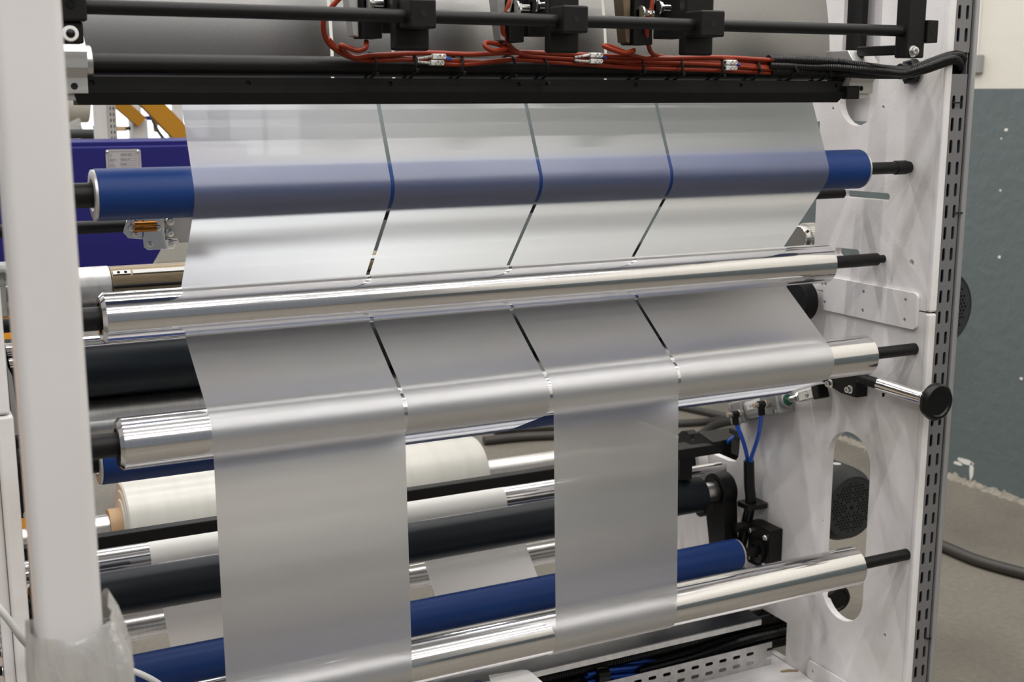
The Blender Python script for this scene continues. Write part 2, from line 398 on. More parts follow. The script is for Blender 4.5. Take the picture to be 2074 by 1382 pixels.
fl = thing('lower_side_plate', 'lower white painted machine side plate with an oval opening, below the seam', 'machine frame', (PX, 2.2, -1.39))
ZB = -1.386
oval = capsule((2.101, -1.131), (2.101, -.820), .070, 16)
cz_ = hx(1594, 1262).z
holes = [oval, [(2.288, ZB+.002), (2.66, ZB+.002), (2.66, cz_), (2.288, cz_)]]
for (px, py, r) in ((1792, 1287, .0045), (1667, 1055, .002), (1750, 915, .001)):
    p = hx(px, py); holes.append(circ(p.y, p.z, r, 14))
out = [(YF, SEAM-.0015), (YF, FLOOR+.03), (2.29, FLOOR+.03), (2.29, -1.27), (2.285, ZB+.12), (2.30, -1.25), (2.62, -1.25), (2.62, -.935), (2.545, -.935), (2.52, -.93), (2.507, -.915), (2.503, -.89), (2.49, -.47), (2.49, SEAM-.0015)]
out = [(YF, SEAM-.0015), (YF, FLOOR+.06), (3.0, FLOOR+.06), (3.0, -.935), (2.545, -.935), (2.52, -.93), (2.507, -.915), (2.503, -.89), (2.495, SEAM-.0015)]
plate('plate', out, holes, TH, IN_YZ(PX), 'white_paint', fl, .003)
box('front_flange', PX-.002, PX+TH, YF-.014, YF-.0002, FLOOR+.06, SEAM-.0015, 'white_paint', fl, .005)
for yy in (1.98, 2.8): cyl('levelling_foot', (PX+.012, yy, FLOOR), (PX+.012, yy, FLOOR+.062), .03, 'black_plastic', fl)
# joining plate over the seam
jp = thing('joining_plate', 'white rounded plate with bolt holes bridging the seam of the side plates', 'plate', (PX, 2.07, -.487))
jh = []
for (px, py) in ((1672, 575), (1670, 612), (1749, 591), (1747, 629), (1834, 608), (1832, 648)):
    p = hx(px, py, PX-.008); jh.append(circ(p.y, p.z, .0042, 14))
plate('plate', rrect(1.915, 2.205, -.483, -.406, .01), jh, .008, IN_YZ(PX-.0085), 'white_paint', jp, .001)
for h in jh:
    cy_ = sum(q[0] for q in h)/14; cz_ = sum(q[1] for q in h)/14
    lathe('screw', (PX-.0005, cy_, cz_), (-1, 0, 0), [(0, .0038), (.003, .0038), (.003, .002), (.001, .0018), (.001, 0)], 'zinc', jp, 14)

# slotted wiring duct on the frame front
DX0, DX1, DY = 1.9385, 1.9830, 1.888
wd = thing('slotted_wiring_duct', 'tall grey slotted wiring duct on the front edge of the side plates', 'wiring duct', (1.97, 1.9, FLOOR+.02))
zgap1, zgap0 = hy(1945, 106, DY).z, hy(1945, 150, DY).z
def duct_cover(z0, z1):
    hs = []; z = -1.475
    z = .35
    while z > -1.45:
        for sx in (1.950, 1.9715):
            if z-.028 > z0+.004 and z < z1-.002: hs.append(capsule((sx, z-.0235), (sx, z-.004), .0042, 6))
        z -= .0440
    plate('cover', [(DX0, z0), (DX1, z0), (DX1, z1), (DX0, z1)], hs, .0025, IN_XZ(DY), 'grey_duct', wd)
duct_cover(zgap1, .36); duct_cover(FLOOR+.02, zgap0)
box('duct_back', DX0, DX1, DY+.036, DY+.040, FLOOR+.02, .36, 'recess_shade', wd, 0)  # blackened backing, so the duct slots look deep in shade
box('duct_side', DX0, DX0+.0025, DY+.0027, DY+.036, FLOOR+.02, .36, 'recess_shade', wd, 0)
box('duct_side', DX1-.0025, DX1, DY+.0027, DY+.036, FLOOR+.02, .36, 'grey_duct', wd, 0)
box('edge_rail', DX1+.004, DX1+.0165, DY-.006, DY+.03, FLOOR+.02, .36, 'rail_grey', wd, .003)
box('rail_seam', DX1, DX1+.004, DY+.002, DY+.03, FLOOR+.02, .36, 'black_matte', wd, 0)
for (px, py, w_) in ((1939, 208, .02), (1944, 431, .016), (1881, 1293, .014)):
    p = hy(px, py, DY-.004)
    tag(tube('cable_tie_tail', [(p.x-w_/2, p.y+.003, p.z), (p.x, p.y-.004, p.z), (p.x+w_/2, p.y+.001, p.z-.001)], .0018, 'black_plastic', None, 4, 6), 'black cable tie tail poking out of the grey slotted duct', 'cable tie', 'cable ties through the slotted duct')

# ================================================================== ROLLERS
def roller(name, label, x0, x1, y, z, r, m, shl, shr, kind='alu', rs=.0135, rl=.019, cat='roller', group=None):
    t = thing(name, label, cat, ((x0+x1)/2, y, z-r), group)
    c = .006 if kind == 'alu' else .0015
    rec = r*.62
    lathe('roller_body', (x0, y, z), (1, 0, 0), [(.012, rec*.8), (.012, rec), (0, rec), (0, r-c), (c, r), (x1-x0-c, r), (x1-x0, r-c), (x1-x0, rec), (x1-x0-.012, rec), (x1-x0-.012, rec*.8)], m, t, 96)
    if kind == 'rubber':
        for (a, d) in ((x0, -1), (x1, 1)):
            lathe('end_ring', (a, y, z), (d, 0, 0), [(-.001, rec*.9), (.0045, rec), (.0045, r-.003), (.0035, r-.0012), (-.001, r-.0012)], 'clamp_alu', t, 64)
    if shl is not None:
        lathe('shaft', (shl, y, z), (1, 0, 0), [(0, rl*.58), (max(.005, x0-.07-shl), rl*.58), (max(.005, x0-.07-shl), rl), (x0+.014-shl, rl)], 'black_oxide', t, 32)
    if shr is not None:
        cyl('collar', (x1-.012, y, z), (x1+.012, y, z), rs*1.55, 'black_oxide', t)
        cyl('shaft', (x1+.012, y, z), (shr, y, z), rs, 'black_oxide', t)
    return t
BL = (1.963, -.1480, .0392)     # blue deflection roller
A1 = (2.028, -.3464, .0404)
A2 = (1.921, -.5245, .0404)
A3 = (1.906, -.9745, .0402)
t = roller('blue_rubber_roller', 'bright blue rubber roller under the slit web at the top of the stack', .2935, 1.777, *BL[:2], BL[2], 'blue_rubber', .155, 1.915, 'rubber', .0125)
cyl('shaft_flat', (1.875, BL[0], BL[1]), (1.905, BL[0], BL[1]), .0145, 'black_oxide', t)
t = roller('aluminium_roller', 'polished aluminium roller lying in front of the film between blue and lower rollers', .2985, 1.764, *A1[:2], A1[2], 'aluminium', .155, 1.902, 'alu', .0135)
cyl('shaft_pin', (1.902, A1[0], A1[1]), (1.921, A1[0], A1[1]), .0085, 'black_oxide', t)
t = roller('aluminium_roller', 'polished aluminium roller that the four film strips fold over', .2960, 1.790, *A2[:2], A2[2], 'aluminium', .155, 1.9198, 'alu', .0125)
t = roller('aluminium_roller', 'lowest polished aluminium roller, reached by only two film strips', .2960, 1.777, *A3[:2], A3[2], 'aluminium', .155, 1.9198, 'alu', .0125)
B2 = (2.072, -.590, .0395)
B3 = (2.360, -1.110, .0385)
D1 = (2.48, -.985, .0450)
roller('blue_rubber_roller', 'blue rubber roller half hidden behind the folding aluminium roller', .290, 1.70, *B2[:2], B2[2], 'blue_rubber', .155, 1.875, 'rubber', .0125)
roller('blue_rubber_roller', 'deep blue rubber roller at the very bottom with a black bearing block', .290, 1.812, *B3[:2], B3[2], 'blue_rubber', .155, 1.885, 'rubber', .0115)
t = roller('black_rubber_roller', 'near-black rubber roller carried by the black swing arm', .20, 1.787, *D1[:2], D1[2], 'dark_rubber', .155, None, 'alu', .0125)
cyl('steel_journal', (1.775, D1[0], D1[1]), (1.845, D1[0], D1[1]), .0245, 'brushed', t)
D2 = (2.42, hy(190, 745, 2.42).z, .056)
roller('black_rubber_roller', 'thick near-black rubber roller glimpsed behind the aluminium rollers', .17, 1.66, *D2[:2], D2[2], 'dark_rubber', .155, None, 'alu', .015)
S0 = (2.42, hy(190, 745, 2.42).z-.1126, .056)
roller('steel_roller', 'thick polished steel roller pressed against the thick black one', .17, 1.66, *S0[:2], S0[2], 'brushed', .155, None, 'alu', .015)
S1 = (2.70, hy(1118, 1115, 2.70).z, .030)
roller('steel_roller', 'thin brushed steel roller near the floor behind grey film', .19, 1.62, *S1[:2], S1[2], 'brushed', .155, None, 'alu', .012)

# ================================================================== FILM WEBS
def belt(seq, start=None, end=None, arc0=None, arc1=None):
    """seq: circles (y, z, r, s) in travel order; start/end free points; returns polyline in (y, z)"""
    items = ([(start[0], start[1], 0., 1)] if start else [])+[(c[0], c[1], c[2]+.0009, s) for c, s in seq]+([(end[0], end[1], 0., 1)] if end else [])
    dirs = []
    for a, b in zip(items, items[1:]):
        dy, dz = b[0]-a[0], b[1]-a[1]; L = math.hypot(dy, dz)
        dirs.append(math.atan2(dz, dy)+math.asin((a[2]*a[3]-b[2]*b[3])/L))
    pts = []
    for i, c in enumerate(items):
        tin = dirs[i-1] if i > 0 else (arc0 if arc0 is not None else dirs[0]); tout = dirs[i] if i < len(dirs) else (arc1 if arc1 is not None else dirs[-1])
        if c[2] == 0: pts.append((c[0], c[1])); continue
        d = tout-tin
        while d > PI: d -= 2*PI
        while d < -PI: d += 2*PI
        n = max(2, int(abs(d)/.05))
        for k in range(n+1):
            a = tin+d*k/n; pts.append((c[0]+c[2]*c[3]*math.sin(a), c[1]-c[2]*c[3]*math.cos(a)))
    return pts
def strip(name, label, pts, x0, x1, group=None, m='film'):
    v = []; f = []
    for (y, z) in pts: v += [(x0, y, z), (x1, y, z)]
    for i in range(len(pts)-1): f.append((2*i, 2*i+1, 2*i+3, 2*i+2))
    o = finish(name, v, f, m, None, True, math.radians(60)); tag(o, label, 'film', group); return o
g = .0034
XS = (.4325, .755, 1.0295, 1.300, 1.667)
top = (1.995, .015)
front = belt([(BL, 1), (A1, -1), (A2, 1), (A3, 1)], start=top, arc1=math.radians(30))
rear = belt([(BL, 1), (A1, -1), (A2, 1), (B2, 1)], start=top, arc1=math.radians(140))
lab = ('frosted film strip with a free outer edge, dropping down to the lowest roller', 'frosted film strip beside the outermost one, turning back under the folding roller',
       'narrow frosted film strip hanging down to the lowest roller between two open gaps', 'frosted film strip beside the white side plate, turning back under the folding roller')
for i in range(4):
    strip('film_strip', lab[i], front if i % 2 == 0 else rear, XS[i]+(g if i else 0), XS[i+1]-(g if i < 3 else 0))
# rear film between black and blue rollers
low = belt([(D1, -1), (B3, -1)], arc0=math.radians(-30), arc1=math.radians(-150))
e0 = hy(335, 1262, 2.47).x; e1 = hy(866, 1170, 2.47).x; e2 = hy(1072, 1134, 2.47).x
strip('rear_film', 'dull grey film below the black roller, beside the frame post', low, e0, e0+.30)
strip('rear_film', 'dull grey film below the black roller, between the hanging strips', low, e1, e2)

# white film reel
wc = hy(245, 1066, 3.0); wt = hy(250, 976, 3.0); R1 = (wt.z-wc.z)*.955
x0 = wc.x; x1 = hy(962, 950, 3.0).x
wr_ = thing('white_film_reel', 'thick white reel of wound film on a cardboard core', 'film reel', ((x0+x1)/2, 3.0, wc.z-R1))
y_, z_ = 3.0, wc.z
lathe('wound_film', (x0, y_, z_), (1, 0, 0), [(.0, .045), (.0, R1*.6), (.003, R1*.62), (.002, R1*.8), (.005, R1*.83), (.004, R1-.004), (.008, R1), ((x1-x0)*.45, R1+.0005), ((x1-x0)*.47, R1+.0018), ((x1-x0)*.49, R1), (x1-x0-.008, R1+.001), (x1-x0, R1-.004), (x1-x0, .045)], 'film_roll', wr_, 72)
lathe('core', (x0-.028, y_, z_), (1, 0, 0), [(0, .036), (0, .045), (x1-x0+.04, .045), (x1-x0+.04, .036)], 'cardboard', wr_, 40)
lathe('shaft', (.17, y_, z_), (1, 0, 0), [(0, .02), (.06, .02), (.06, .030), (.10, .030), (.10, .026), (.16, .026), (.16, .033), (1.6, .033), (1.6, .02), (1.72, .02)], 'brushed', wr_, 40)
# steel roller with white film over it
W2 = (2.74, hy(1118, 975, 2.71).z-.041, .045)
t = roller('steel_roller', 'bright steel roller partly covered by white film, behind the black bar', .20, 1.80, *W2[:2], W2[2], 'aluminium', .155, 1.9, 'alu', .014)
fx0 = hy(303, 1125, 2.71).x; fx1 = hy(1022, 1005, 2.71).x
wv = []; wf = []
pp = [(W2[0]+.0012*0+(W2[2]+.0012)*math.cos(a), W2[1]+(W2[2]+.0012)*math.sin(a)) for a in [math.radians(d) for d in range(215, 20, -6)]]+[(3.0, z_+R1*.6)]
strip('white_film_web', 'white film lying over the bright steel roller behind the black bar', pp[:-1], fx0, fx1, None, 'lit_web')
# black support bar
BY = 2.45; BZ = hy(820, 1003, BY).z
xr_ = hy(1452, 897, BY).x
bb = thing('support_bar', 'long black square support bar crossing in front of the white reel', 'bar', (1, BY, BZ-.016))
box('bar', -.05, xr_, BY-.013, BY+.013, BZ-.013, BZ+.013, 'black_oxide', bb, .003)
cyl('bar_end', (xr_, BY, BZ), (xr_+.012, BY, BZ), .011, 'black_oxide', bb)
XF = xr_-.018
nl = [(hx(a, b, XF).y, hx(a, b, XF).z) for a, b in ((1373, 914), (1373, 879), (1380, 873), (1390, 873), (1396, 880), (1399, 890), (1402, 893), (1405, 890), (1408, 880), (1413, 875), (1419, 878), (1445, 896), (1447, 905), (1440, 911))]
plate('notched_rest', nl, [], .026, IN_YZ(XF), 'black_oxide', bb, .002)
box('rest_leg', hy(1370, 940, BY+.03).x, hy(1395, 940, BY+.03).x, BY+.0135, BY+.05, max(BZ-.13, D1[1]+D1[2]+.003), BZ+.01, 'black_oxide', bb, .002)

# ================================================================== RIGHT-HAND HARDWARE
# swing arm of the black roller
ax = 1.815
hub = hy(1462, 985, D1[0]); pv = hx(1478, 1120, ax)
sa = thing('swing_arm', 'black forged swing arm holding the end of the black rubber roller', 'arm', (ax, D1[0], pv.z))
c0 = (D1[0], D1[1]); n = 18
ang = [math.radians(a) for a in range(-20, 201, 11)]
ol = [(c0[0]+.046*math.cos(a), c0[1]+.046*math.sin(a)) for a in ang] + [(c0[0]-.062, c0[1]-.215), (c0[0]-.005, c0[1]-.225)]
plate('arm', ol, [circ(*c0, .0245, 24)], .04, IN_YZ(ax+.012), 'black_oxide', sa, .004)
lathe('bearing_ring', (ax+.008, *c0), (1, 0, 0), [(0, .0245), (0, .034), (.006, .034), (.006, .0245)], 'black_plastic', sa, 32)
cr = hx(1500, 1068, 1.86)
cyl('pivot_rod', (ax+.03, cr.y, cr.z), (1.9195, cr.y, cr.z), .0125, 'black_oxide', sa)
# bearing block of the bottom blue roller
bk = thing('bearing_block', 'black square bearing block with hex bolts on the lower side plate', 'bearing block', (1.9, 2.36, -1.18))
ZC = B3[1]
box('block', 1.879, 1.9195, 2.318, 2.402, ZC-.045, ZC+.062, 'black_oxide', bk, .002)
lathe('bearing', (1.8785, B3[0], ZC), (-1, 0, 0), [(0, .030), (.006, .030), (.008, .027), (.008, .017), (.003, .015), (.003, 0)], 'black_plastic', bk, 36)
for dy, dz in ((.03, .042), (-.03, .042), (.03, -.03), (-.03, -.03)):
    hexnut('bolt_head', (1.8788, B3[0]+dy, ZC+dz), (-1, 0, 0), .0075, .007, 'zinc', bk)
# flanged hub and cover discs behind the swing arm
fx = thing('round_end_cover', 'white round cover with a black split clamp behind the swing arm', 'cover', (1.86, 2.66, -.97))
cyl('disc', (1.872, 2.68, -.975), (1.902, 2.68, -.975), .075, 'white_paint', fx, 48)
ph_ = [(2.68+.058*math.cos(a), -.965+.058*math.sin(a)) for a in [math.radians(d) for d in range(0, 181, 12)]]
plate('split_clamp', ph_, [], .03, IN_YZ(1.841), 'black_oxide', fx, .002)
box('clamp_screw', 1.85, 1.871, 2.60, 2.625, -.915, -.905, 'zinc', fx)
pv_ = thing('valve_coil', 'small dark valve block hidden under the black roller end', 'valve', (1.87, 2.55, -1.09))
cyl('coil', (1.84, 2.56, -1.055), (1.905, 2.56, -1.055), .024, 'dark_rubber', pv_); hexnut('coil_nut', (1.84, 2.56, -1.055), (-1, 0, 0), .010, .012, 'brass_nickel', pv_)
rr = thing('pressure_wheel', 'dark wheel with a steel hub behind the narrow hanging strip', 'wheel', (1.7, 2.62, -1.15))
lathe('wheel_disc', (1.70, 2.60, -1.09), (1, 0, 0), [(0, .03), (0, .07), (.004, .074), (.03, .074), (.034, .07), (.034, .03)], 'black_oxide', rr, 48)
cyl('hub', (1.63, 2.60, -1.09), (1.70, 2.60, -1.09), .045, 'brushed', rr)
rp = thing('clamp_rail_block', 'black slotted clamp rail behind the notch of the lower side plate', 'clamp', (1.92, 2.58, -.93))
box('rail', 1.945, 1.97, 2.535, 2.572, -.925, -.885, 'black_oxide', rp, .003); box('rail_jaw', 1.945, 1.97, 2.532, 2.585, -.874, -.858, 'black_oxide', rp, .003); box('rail_neck', 1.95, 1.965, 2.545, 2.565, -.8848, -.8742, 'black_oxide', rp, 0)
ch_ = thing('bright_shaft', 'short bright steel shaft end above the swing arm hub', 'shaft', (1.82, 2.56, -.92))
cz9 = hy(1425, 951, 2.57).z; cyl('shaft', (hy(1390, 955, 2.57).x, 2.57, cz9), (1.921, 2.57, cz9), .013, 'aluminium', ch_)

# pneumatic cylinder
ca = hx(1492, 838, 1.895); cb = hx(1655, 795, 1.895)
pc = thing('pneumatic_cylinder', 'grey pneumatic cylinder with a steel clevis on the lower side plate', 'cylinder', (1.895, (ca.y+cb.y)/2, ca.z))
ca = Vector((1.895, ca.y, ca.z)); cb = Vector((1.895, cb.y, cb.z)); dd = (cb-ca).normalized(); up_ = Vector((1, 0, 0)).cross(dd)
if up_.z < 0: up_ = -up_
def along(name, s0, s1, hw, m, hx_=.024, bev=.003):
    v = []
    for s in (s0, s1):
        for a, b in ((-hx_, -hw), (hx_, -hw), (hx_, hw), (-hx_, hw)): v.append(tuple(ca+dd*s+Vector((a, 0, 0))+up_*b))
    f = [(0, 1, 2, 3), (7, 6, 5, 4)]+[(i, i+4, (i+1) % 4+4, (i+1) % 4) for i in range(4)]
    v, f = bevel_vf(v, f, bev); return finish(name, v, f, m, pc)
L = (cb-ca).length
along('end_cap', 0, L*.17, .027, 'grey_casting'); along('barrel', L*.17, L*.42, .021, 'clamp_alu', .019, .008); along('end_cap', L*.42, L*.62, .027, 'grey_casting')
def alc(name, s0, s1, r, m, seg=28): return cyl(name, ca+dd*s0, ca+dd*s1, r, m, pc, seg)
alc('nose', L*.62, L*.66, .017, 'grey_casting'); alc('seal', L*.66, L*.665, .014, 'green_seal'); alc('piston_rod', L*.665, L*.78, .0075, 'chrome'); hexnut('lock_nut', ca+dd*L*.78, dd, .012, .008, 'zinc', pc)
along('clevis', L*.83, L*1.0, .013, 'zinc', .013, .003)
lathe('clevis_pin', ca+dd*L*.92-Vector((.0135, 0, 0)), (-1, 0, 0), [(0, .0075), (.003, .0075), (.003, .005), (.005, .0045), (.005, 0)], 'zinc', pc, 20)
along('rubber_stop', L*1.0, L*1.07, .016, 'black_plastic', .016)
for s, b in ((L*.45, -.021), (L*.58, -.021), (L*.04, .018)):
    hexnut('tie_bolt', ca+dd*s+up_*b-Vector((.0242, 0, 0)), (-1, 0, 0), .0045, .003, 'zinc', pc)
pq = ca+dd*L*.29-Vector((.0195, 0, 0))+up_*.006
lb = plate('type_label', [(-.02, -.007), (.016, -.007), (.016, .007), (-.02, .007)], [], .0006, lambda u, v, t: tuple(pq+dd*u+up_*v-Vector((t, 0, 0))), 'white_plastic', pc)
text('label_print', '80 SL', None, .007, 'print_dark', lb, lambda c: tuple(pq+dd*(.008-c.x)-up_*(c.y-.0025)-Vector((.0007+c.z, 0, 0))))
# fittings and blue hoses
hoses = []
for i, (px, py) in enumerate(((1500, 838), (1553, 818))):
    p = hx(px, py, 1.866)
    ft = thing('push_in_fitting', ('brass and black push-in fitting on the cylinder end cap beside the floor cables', 'brass and black push-in fitting on the cylinder barrel beside the type label')[i], 'fitting', p)
    cyl('thread', (1.872, p.y, p.z), (1.866, p.y, p.z), .007, 'brass_nickel', ft); hexnut('hex_collar', (1.866, p.y, p.z), (-1, 0, 0), .010, .008, 'brass_nickel', ft)
    cyl('swivel', (1.858, p.y, p.z), (1.840, p.y, p.z), .0095, 'black_plastic', ft); cyl('plug', (1.840, p.y, p.z), (1.826, p.y, p.z), .006, 'brass_nickel', ft)
    cyl('socket', (1.849, p.y, p.z), (1.849, p.y-.004, p.z-.026), .0085, 'black_plastic', ft)
    hoses.append(Vector((1.849, p.y-.004, p.z-.026)))
je = hx(1519, 938, 1.885)
for i, h in enumerate(hoses):
    mid = hx(*((1507, 900) if i == 0 else (1536, 882)), 1.862)
    tag(tube('air_hose', [h+Vector((0, .001, .008)), mid, je+Vector((-.004, .004-.009*i, .0)), je+Vector((-.004, .004-.008*i, -.06))], .0052, 'blue_hose', None, 10, 12),
        ('blue air hose dropping from the cylinder end cap into a black sleeve', 'blue air hose dropping from the cylinder barrel into a black sleeve')[i], 'hose')
sl = [je+Vector((-.004, 0, .006)), hx(1518, 985, 1.885), hx(1520, 1020, 1.885), hx(1508, 1075, 1.885), hx(1497, 1130, 1.885), hx(1503, 1190, 1.89)]
tag(tube('hose_sleeve', sl, .0135, 'black_plastic', None, 8, 16), 'black protective sleeve holding the two blue air hoses', 'sleeve')
cc = hx(1521, 1022, 1.885)
cg = thing('hose_clip', 'black plastic clip holding the hose sleeve to the side plate', 'clip', cc)
plate('clip_ring', rrect(cc.x-.026, cc.x+.0345, cc.y-.028, cc.y+.026, .008), [circ(cc.x, cc.y, .0138, 20)], .012, lambda u, v, t: (u, v, cc.z-.006+t), 'black_plastic', cg, .002)
# small hose and fitting beyond the notch
h0 = hx(1455, 920, 2.0); h1 = hx(1492, 882, 2.0)
tag(tube('air_hose', [h0+Vector((0, .02, -.05)), h0, (h0+h1)/2+Vector((0, 0, .006)), h1], .0045, 'blue_hose', None, 8, 10), 'short blue air hose rising behind the notch of the side plate', 'hose')
ft = thing('push_in_fitting', 'bright push-in fitting at the tip of the short blue hose', 'fitting', h1)
dv = (h1-h0).normalized(); cyl('socket', h1-dv*.004, h1+dv*.008, .0075, 'black_plastic', ft); hexnut('hex_collar', h1+dv*.008, dv, .008, .014, 'zinc', ft)

# adjusting handle with knob
kb = hx(1742, 773, 1.9)
hd = thing('adjusting_lever', 'black and chrome adjusting handle with a round black knob below the folding roller', 'handle', (1.9, 2.0, -.70))
k0 = hx(1738, 770, 1.893)
ol = [(2.052, -.655), (2.052, -.585), (2.075, -.572), (2.165, -.602), (2.18, -.622), (2.17, -.64), (2.1, -.655)]
plate('bracket', ol, [], .034, IN_YZ(1.885), 'black_oxide', hd, .002)
for (px, py) in ((1682, 777), (1722, 789)):
    p = hx(px, py, 1.884); cyl('bolt_washer', (1.885, p.y, p.z), (1.882, p.y, p.z), .0095, 'zinc', hd, 24); lathe('cap_screw', (1.882, p.y, p.z), (-1, 0, 0), [(0, .0065), (.009, .0065), (.009, .004), (.004, .0035), (.004, 0)], 'zinc', hd, 20)
s0 = Vector((1.895, 2.055, -.612)); e_ = hx(1886, 811, 1.895); e_ = Vector((1.895, e_.y, e_.z))
dk = (e_-s0).normalized(); Lh = (e_-s0).length
cyl('spindle', s0, s0+dk*Lh*.32, .012, 'black_oxide', hd); cyl('chrome_grip', s0+dk*Lh*.30, s0+dk*Lh*.90, .0155, 'chrome', hd); cyl('neck', s0+dk*Lh*.90, s0+dk*Lh, .0135, 'chrome', hd)
cyl('lock_pin', s0+dk*Lh*.36-Vector((0, 0, .014)), s0+dk*Lh*.36-Vector((0, 0, .024)), .003, 'black_oxide', hd, 12)
kc = s0+dk*Lh
def knob(name, c, d, r, parent):
    v, f = [], []; seg = 48; c = Vector(c); d, u, w_ = frame_of(d)
    prof = [(0, .3), (.0, .62), (.004, .92), (.012, 1.0), (.020, .97), (.0235, .86), (.0235, .74), (.0205, .66), (.0205, .0)]
    for t_, rr_ in prof:
        for k in range(seg):
            a = 2*PI*k/seg; q = r*rr_*(1-(.035*(.5+.5*math.cos(7*a)) if rr_ > .9 else 0)); v.append(tuple(c+d*t_+u*q*math.cos(a)+w_*q*math.sin(a)))
    for i in range(len(prof)-1):
        for k in range(seg): f.append((i*seg+k, i*seg+(k+1) % seg, (i+1)*seg+(k+1) % seg, (i+1)*seg+k))
    f.append(tuple(range(seg)))
    return finish(name, v, f, 'black_plastic', parent, True)
knob('knob', kc, dk, .0400, hd)
kp = hx(1697, 1212, 1.965)
lk = thing('adjusting_lever', 'second round black knob seen through the oval opening of the side plate', 'handle', kp)
cyl('spindle', (kp.x, kp.y+.014, kp.z), (kp.x, kp.y+.30, kp.z+.03), .012, 'black_oxide', lk); knob('knob', (kp.x, kp.y+.016, kp.z), (-.15, -1, -.12), .035, lk)
box('bracket', 1.944, 1.995, kp.y+.27, kp.y+.33, kp.z-.01, kp.z+.06, 'black_oxide', lk)

# motors
def motor(name, label, c, r, L):
    t = thing(name, label, 'motor', (c[0], c[1]+L/2, c[2]-r))
    lathe('fan_cowl', c, (0, 1, 0), [(.004, r*.80), (0, r*.80), (0, r*.83), (.03, r*.98), (.05, r), (L*.5, r), (L*.5, r*.85)], 'motor_grey', t, 56)
    hs = []; p = r*.092
    for i in range(-10, 11):
        for j in range(-10, 11):
            x = (i+.5*(j % 2))*p; z = j*p*.87; q = math.hypot(x, z)
            if q > r*.66 or q < r*.10: continue
            a = math.degrees(math.atan2(z, x)) % 60
            if abs(a-30) < 3.5/(q/r+.25): continue
            hs.append(circ(c[0]+x, c[2]+z, p*.37, 8))
    plate('fan_grille', circ(c[0], c[2], r*.82, 48), hs, .003, lambda u, v, tt: (u, c[1]+.001+tt, v), 'motor_grey', t)
    cyl('fan_guard_back', (c[0], c[1]+.012, c[2]), (c[0], c[1]+.016, c[2]), r*.80, 'recess_shade', t)
    lathe('fan_screw', (c[0], c[1]+.001, c[2]), (0, -1, 0), [(0, .006), (.002, .005), (.002, 0)], 'black_plastic', t, 12)
    v, f = [], []
    cyl('stator', (c[0], c[1]+L*.5, c[2]), (c[0], c[1]+L, c[2]), r*.88, 'motor_grey', t, 40)
    for k in range(16):
        a = 2*PI*k/16; o = Vector((c[0]+r*.9*math.cos(a), 0, c[2]+r*.9*math.sin(a)))
        box('cooling_fin', o.x-.004, o.x+.004, c[1]+L*.52, c[1]+L*.98, o.z-.004, o.z+.004, 'motor_grey', t, 0)
    box('terminal_box', c[0]-.05, c[0]+.04, c[1]+L*.45, c[1]+L*.85, c[2]+r*.8, c[2]+r*1.25, 'motor_grey', t, .004)
    return t
mc = hy(1733, 1030, 2.33); tm = motor('electric_motor', 'dark grey electric motor with a perforated fan cowl seen through the oval opening', (mc.x-.012, 2.33, mc.z+.004), .098, .30)
m_ = hy(1711, 939, 2.38); lathe('earth_mark', (mc.x-.012, 2.395, mc.z+.1015), (0, 0, 1), [(0, .011), (.0012, .011), (.0012, .008), (.0008, 0)], 'white_plastic', tm, 20)
mc2 = hy(1912, 626, 2.12); motor('electric_motor', 'dark grey electric motor with a perforated fan cowl beyond the slotted duct', (mc2.x, 2.12, mc2.z), .106, .26)
box('gear_case', mc2.x-.07, mc2.x+.05, 2.39, 2.52, mc2.z-.09, mc2.z+.08, 'motor_grey', bpy.data.objects['electric_motor.001'], .01)
box('mounting_arm', 1.944, mc2.x-.03, 2.42, 2.50, mc2.z-.03, mc2.z+.03, 'black_oxide', bpy.data.objects['electric_motor.001'], .003)
box('gear_case', mc.x-.09, mc.x+.07, 2.64, 2.80, mc.z-.10, mc.z+.09, 'motor_grey', tm, .01); box('mounting_arm', 1.944, mc.x-.05, 2.66, 2.76, mc.z-.04, mc.z+.12, 'black_oxide', tm, .003)
# grooved pulley and idler wheel behind the plate
gp = hy(1628, 482, 2.42)
pl = thing('toothed_pulley', 'bright toothed belt pulley on a dark shaft behind the film edge', 'pulley', (gp.x, gp.y, gp.z-.04))
v, f = [], []
NT = 36; prf = [(0, 1)]
for k in range(NT*4):
    a = 2*PI*k/(NT*4); r_ = .036 if k % 4 in (0, 1) else .0325
    v += [(gp.x, gp.y+r_*math.cos(a), gp.z+r_*math.sin(a)), (gp.x+.03, gp.y+r_*math.cos(a), gp.z+r_*math.sin(a))]
K = NT*4
for k in range(K): f.append((2*k, 2*((k+1) % K), 2*((k+1) % K)+1, 2*k+1))
f.append(tuple(2*k for k in range(K))); f.append(tuple(2*k+1 for k in reversed(range(K))))
finish('toothed_rim', v, f, 'zinc', pl)
lathe('pulley_hub', (gp.x-.018, gp.y, gp.z), (1, 0, 0), [(0, .017), (0, .029), (.002, .031), (.0178, .031)], 'zinc', pl, 40); cyl('grub_screw', (gp.x-.010, gp.y-.024, gp.z+.018), (gp.x-.010, gp.y-.0275, gp.z+.0205), .0035, 'black_matte', pl, 12)
cyl('shaft', (1.3, gp.y, gp.z), (1.925, gp.y, gp.z), .016, 'black_oxide', pl)
iw = hx(1612, 610, 1.868)
wl = thing('idler_wheel', 'black rubber idler wheel with a steel bearing beside the joining plate', 'wheel', (iw.x, iw.y, iw.z-.06))
lathe('tyre', (iw.x-.004, iw.y, iw.z), (1, 0, 0), [(0, .030), (0, .042), (.004, .047), (.03, .047), (.034, .042), (.034, .03)], 'black_matte', wl, 56)
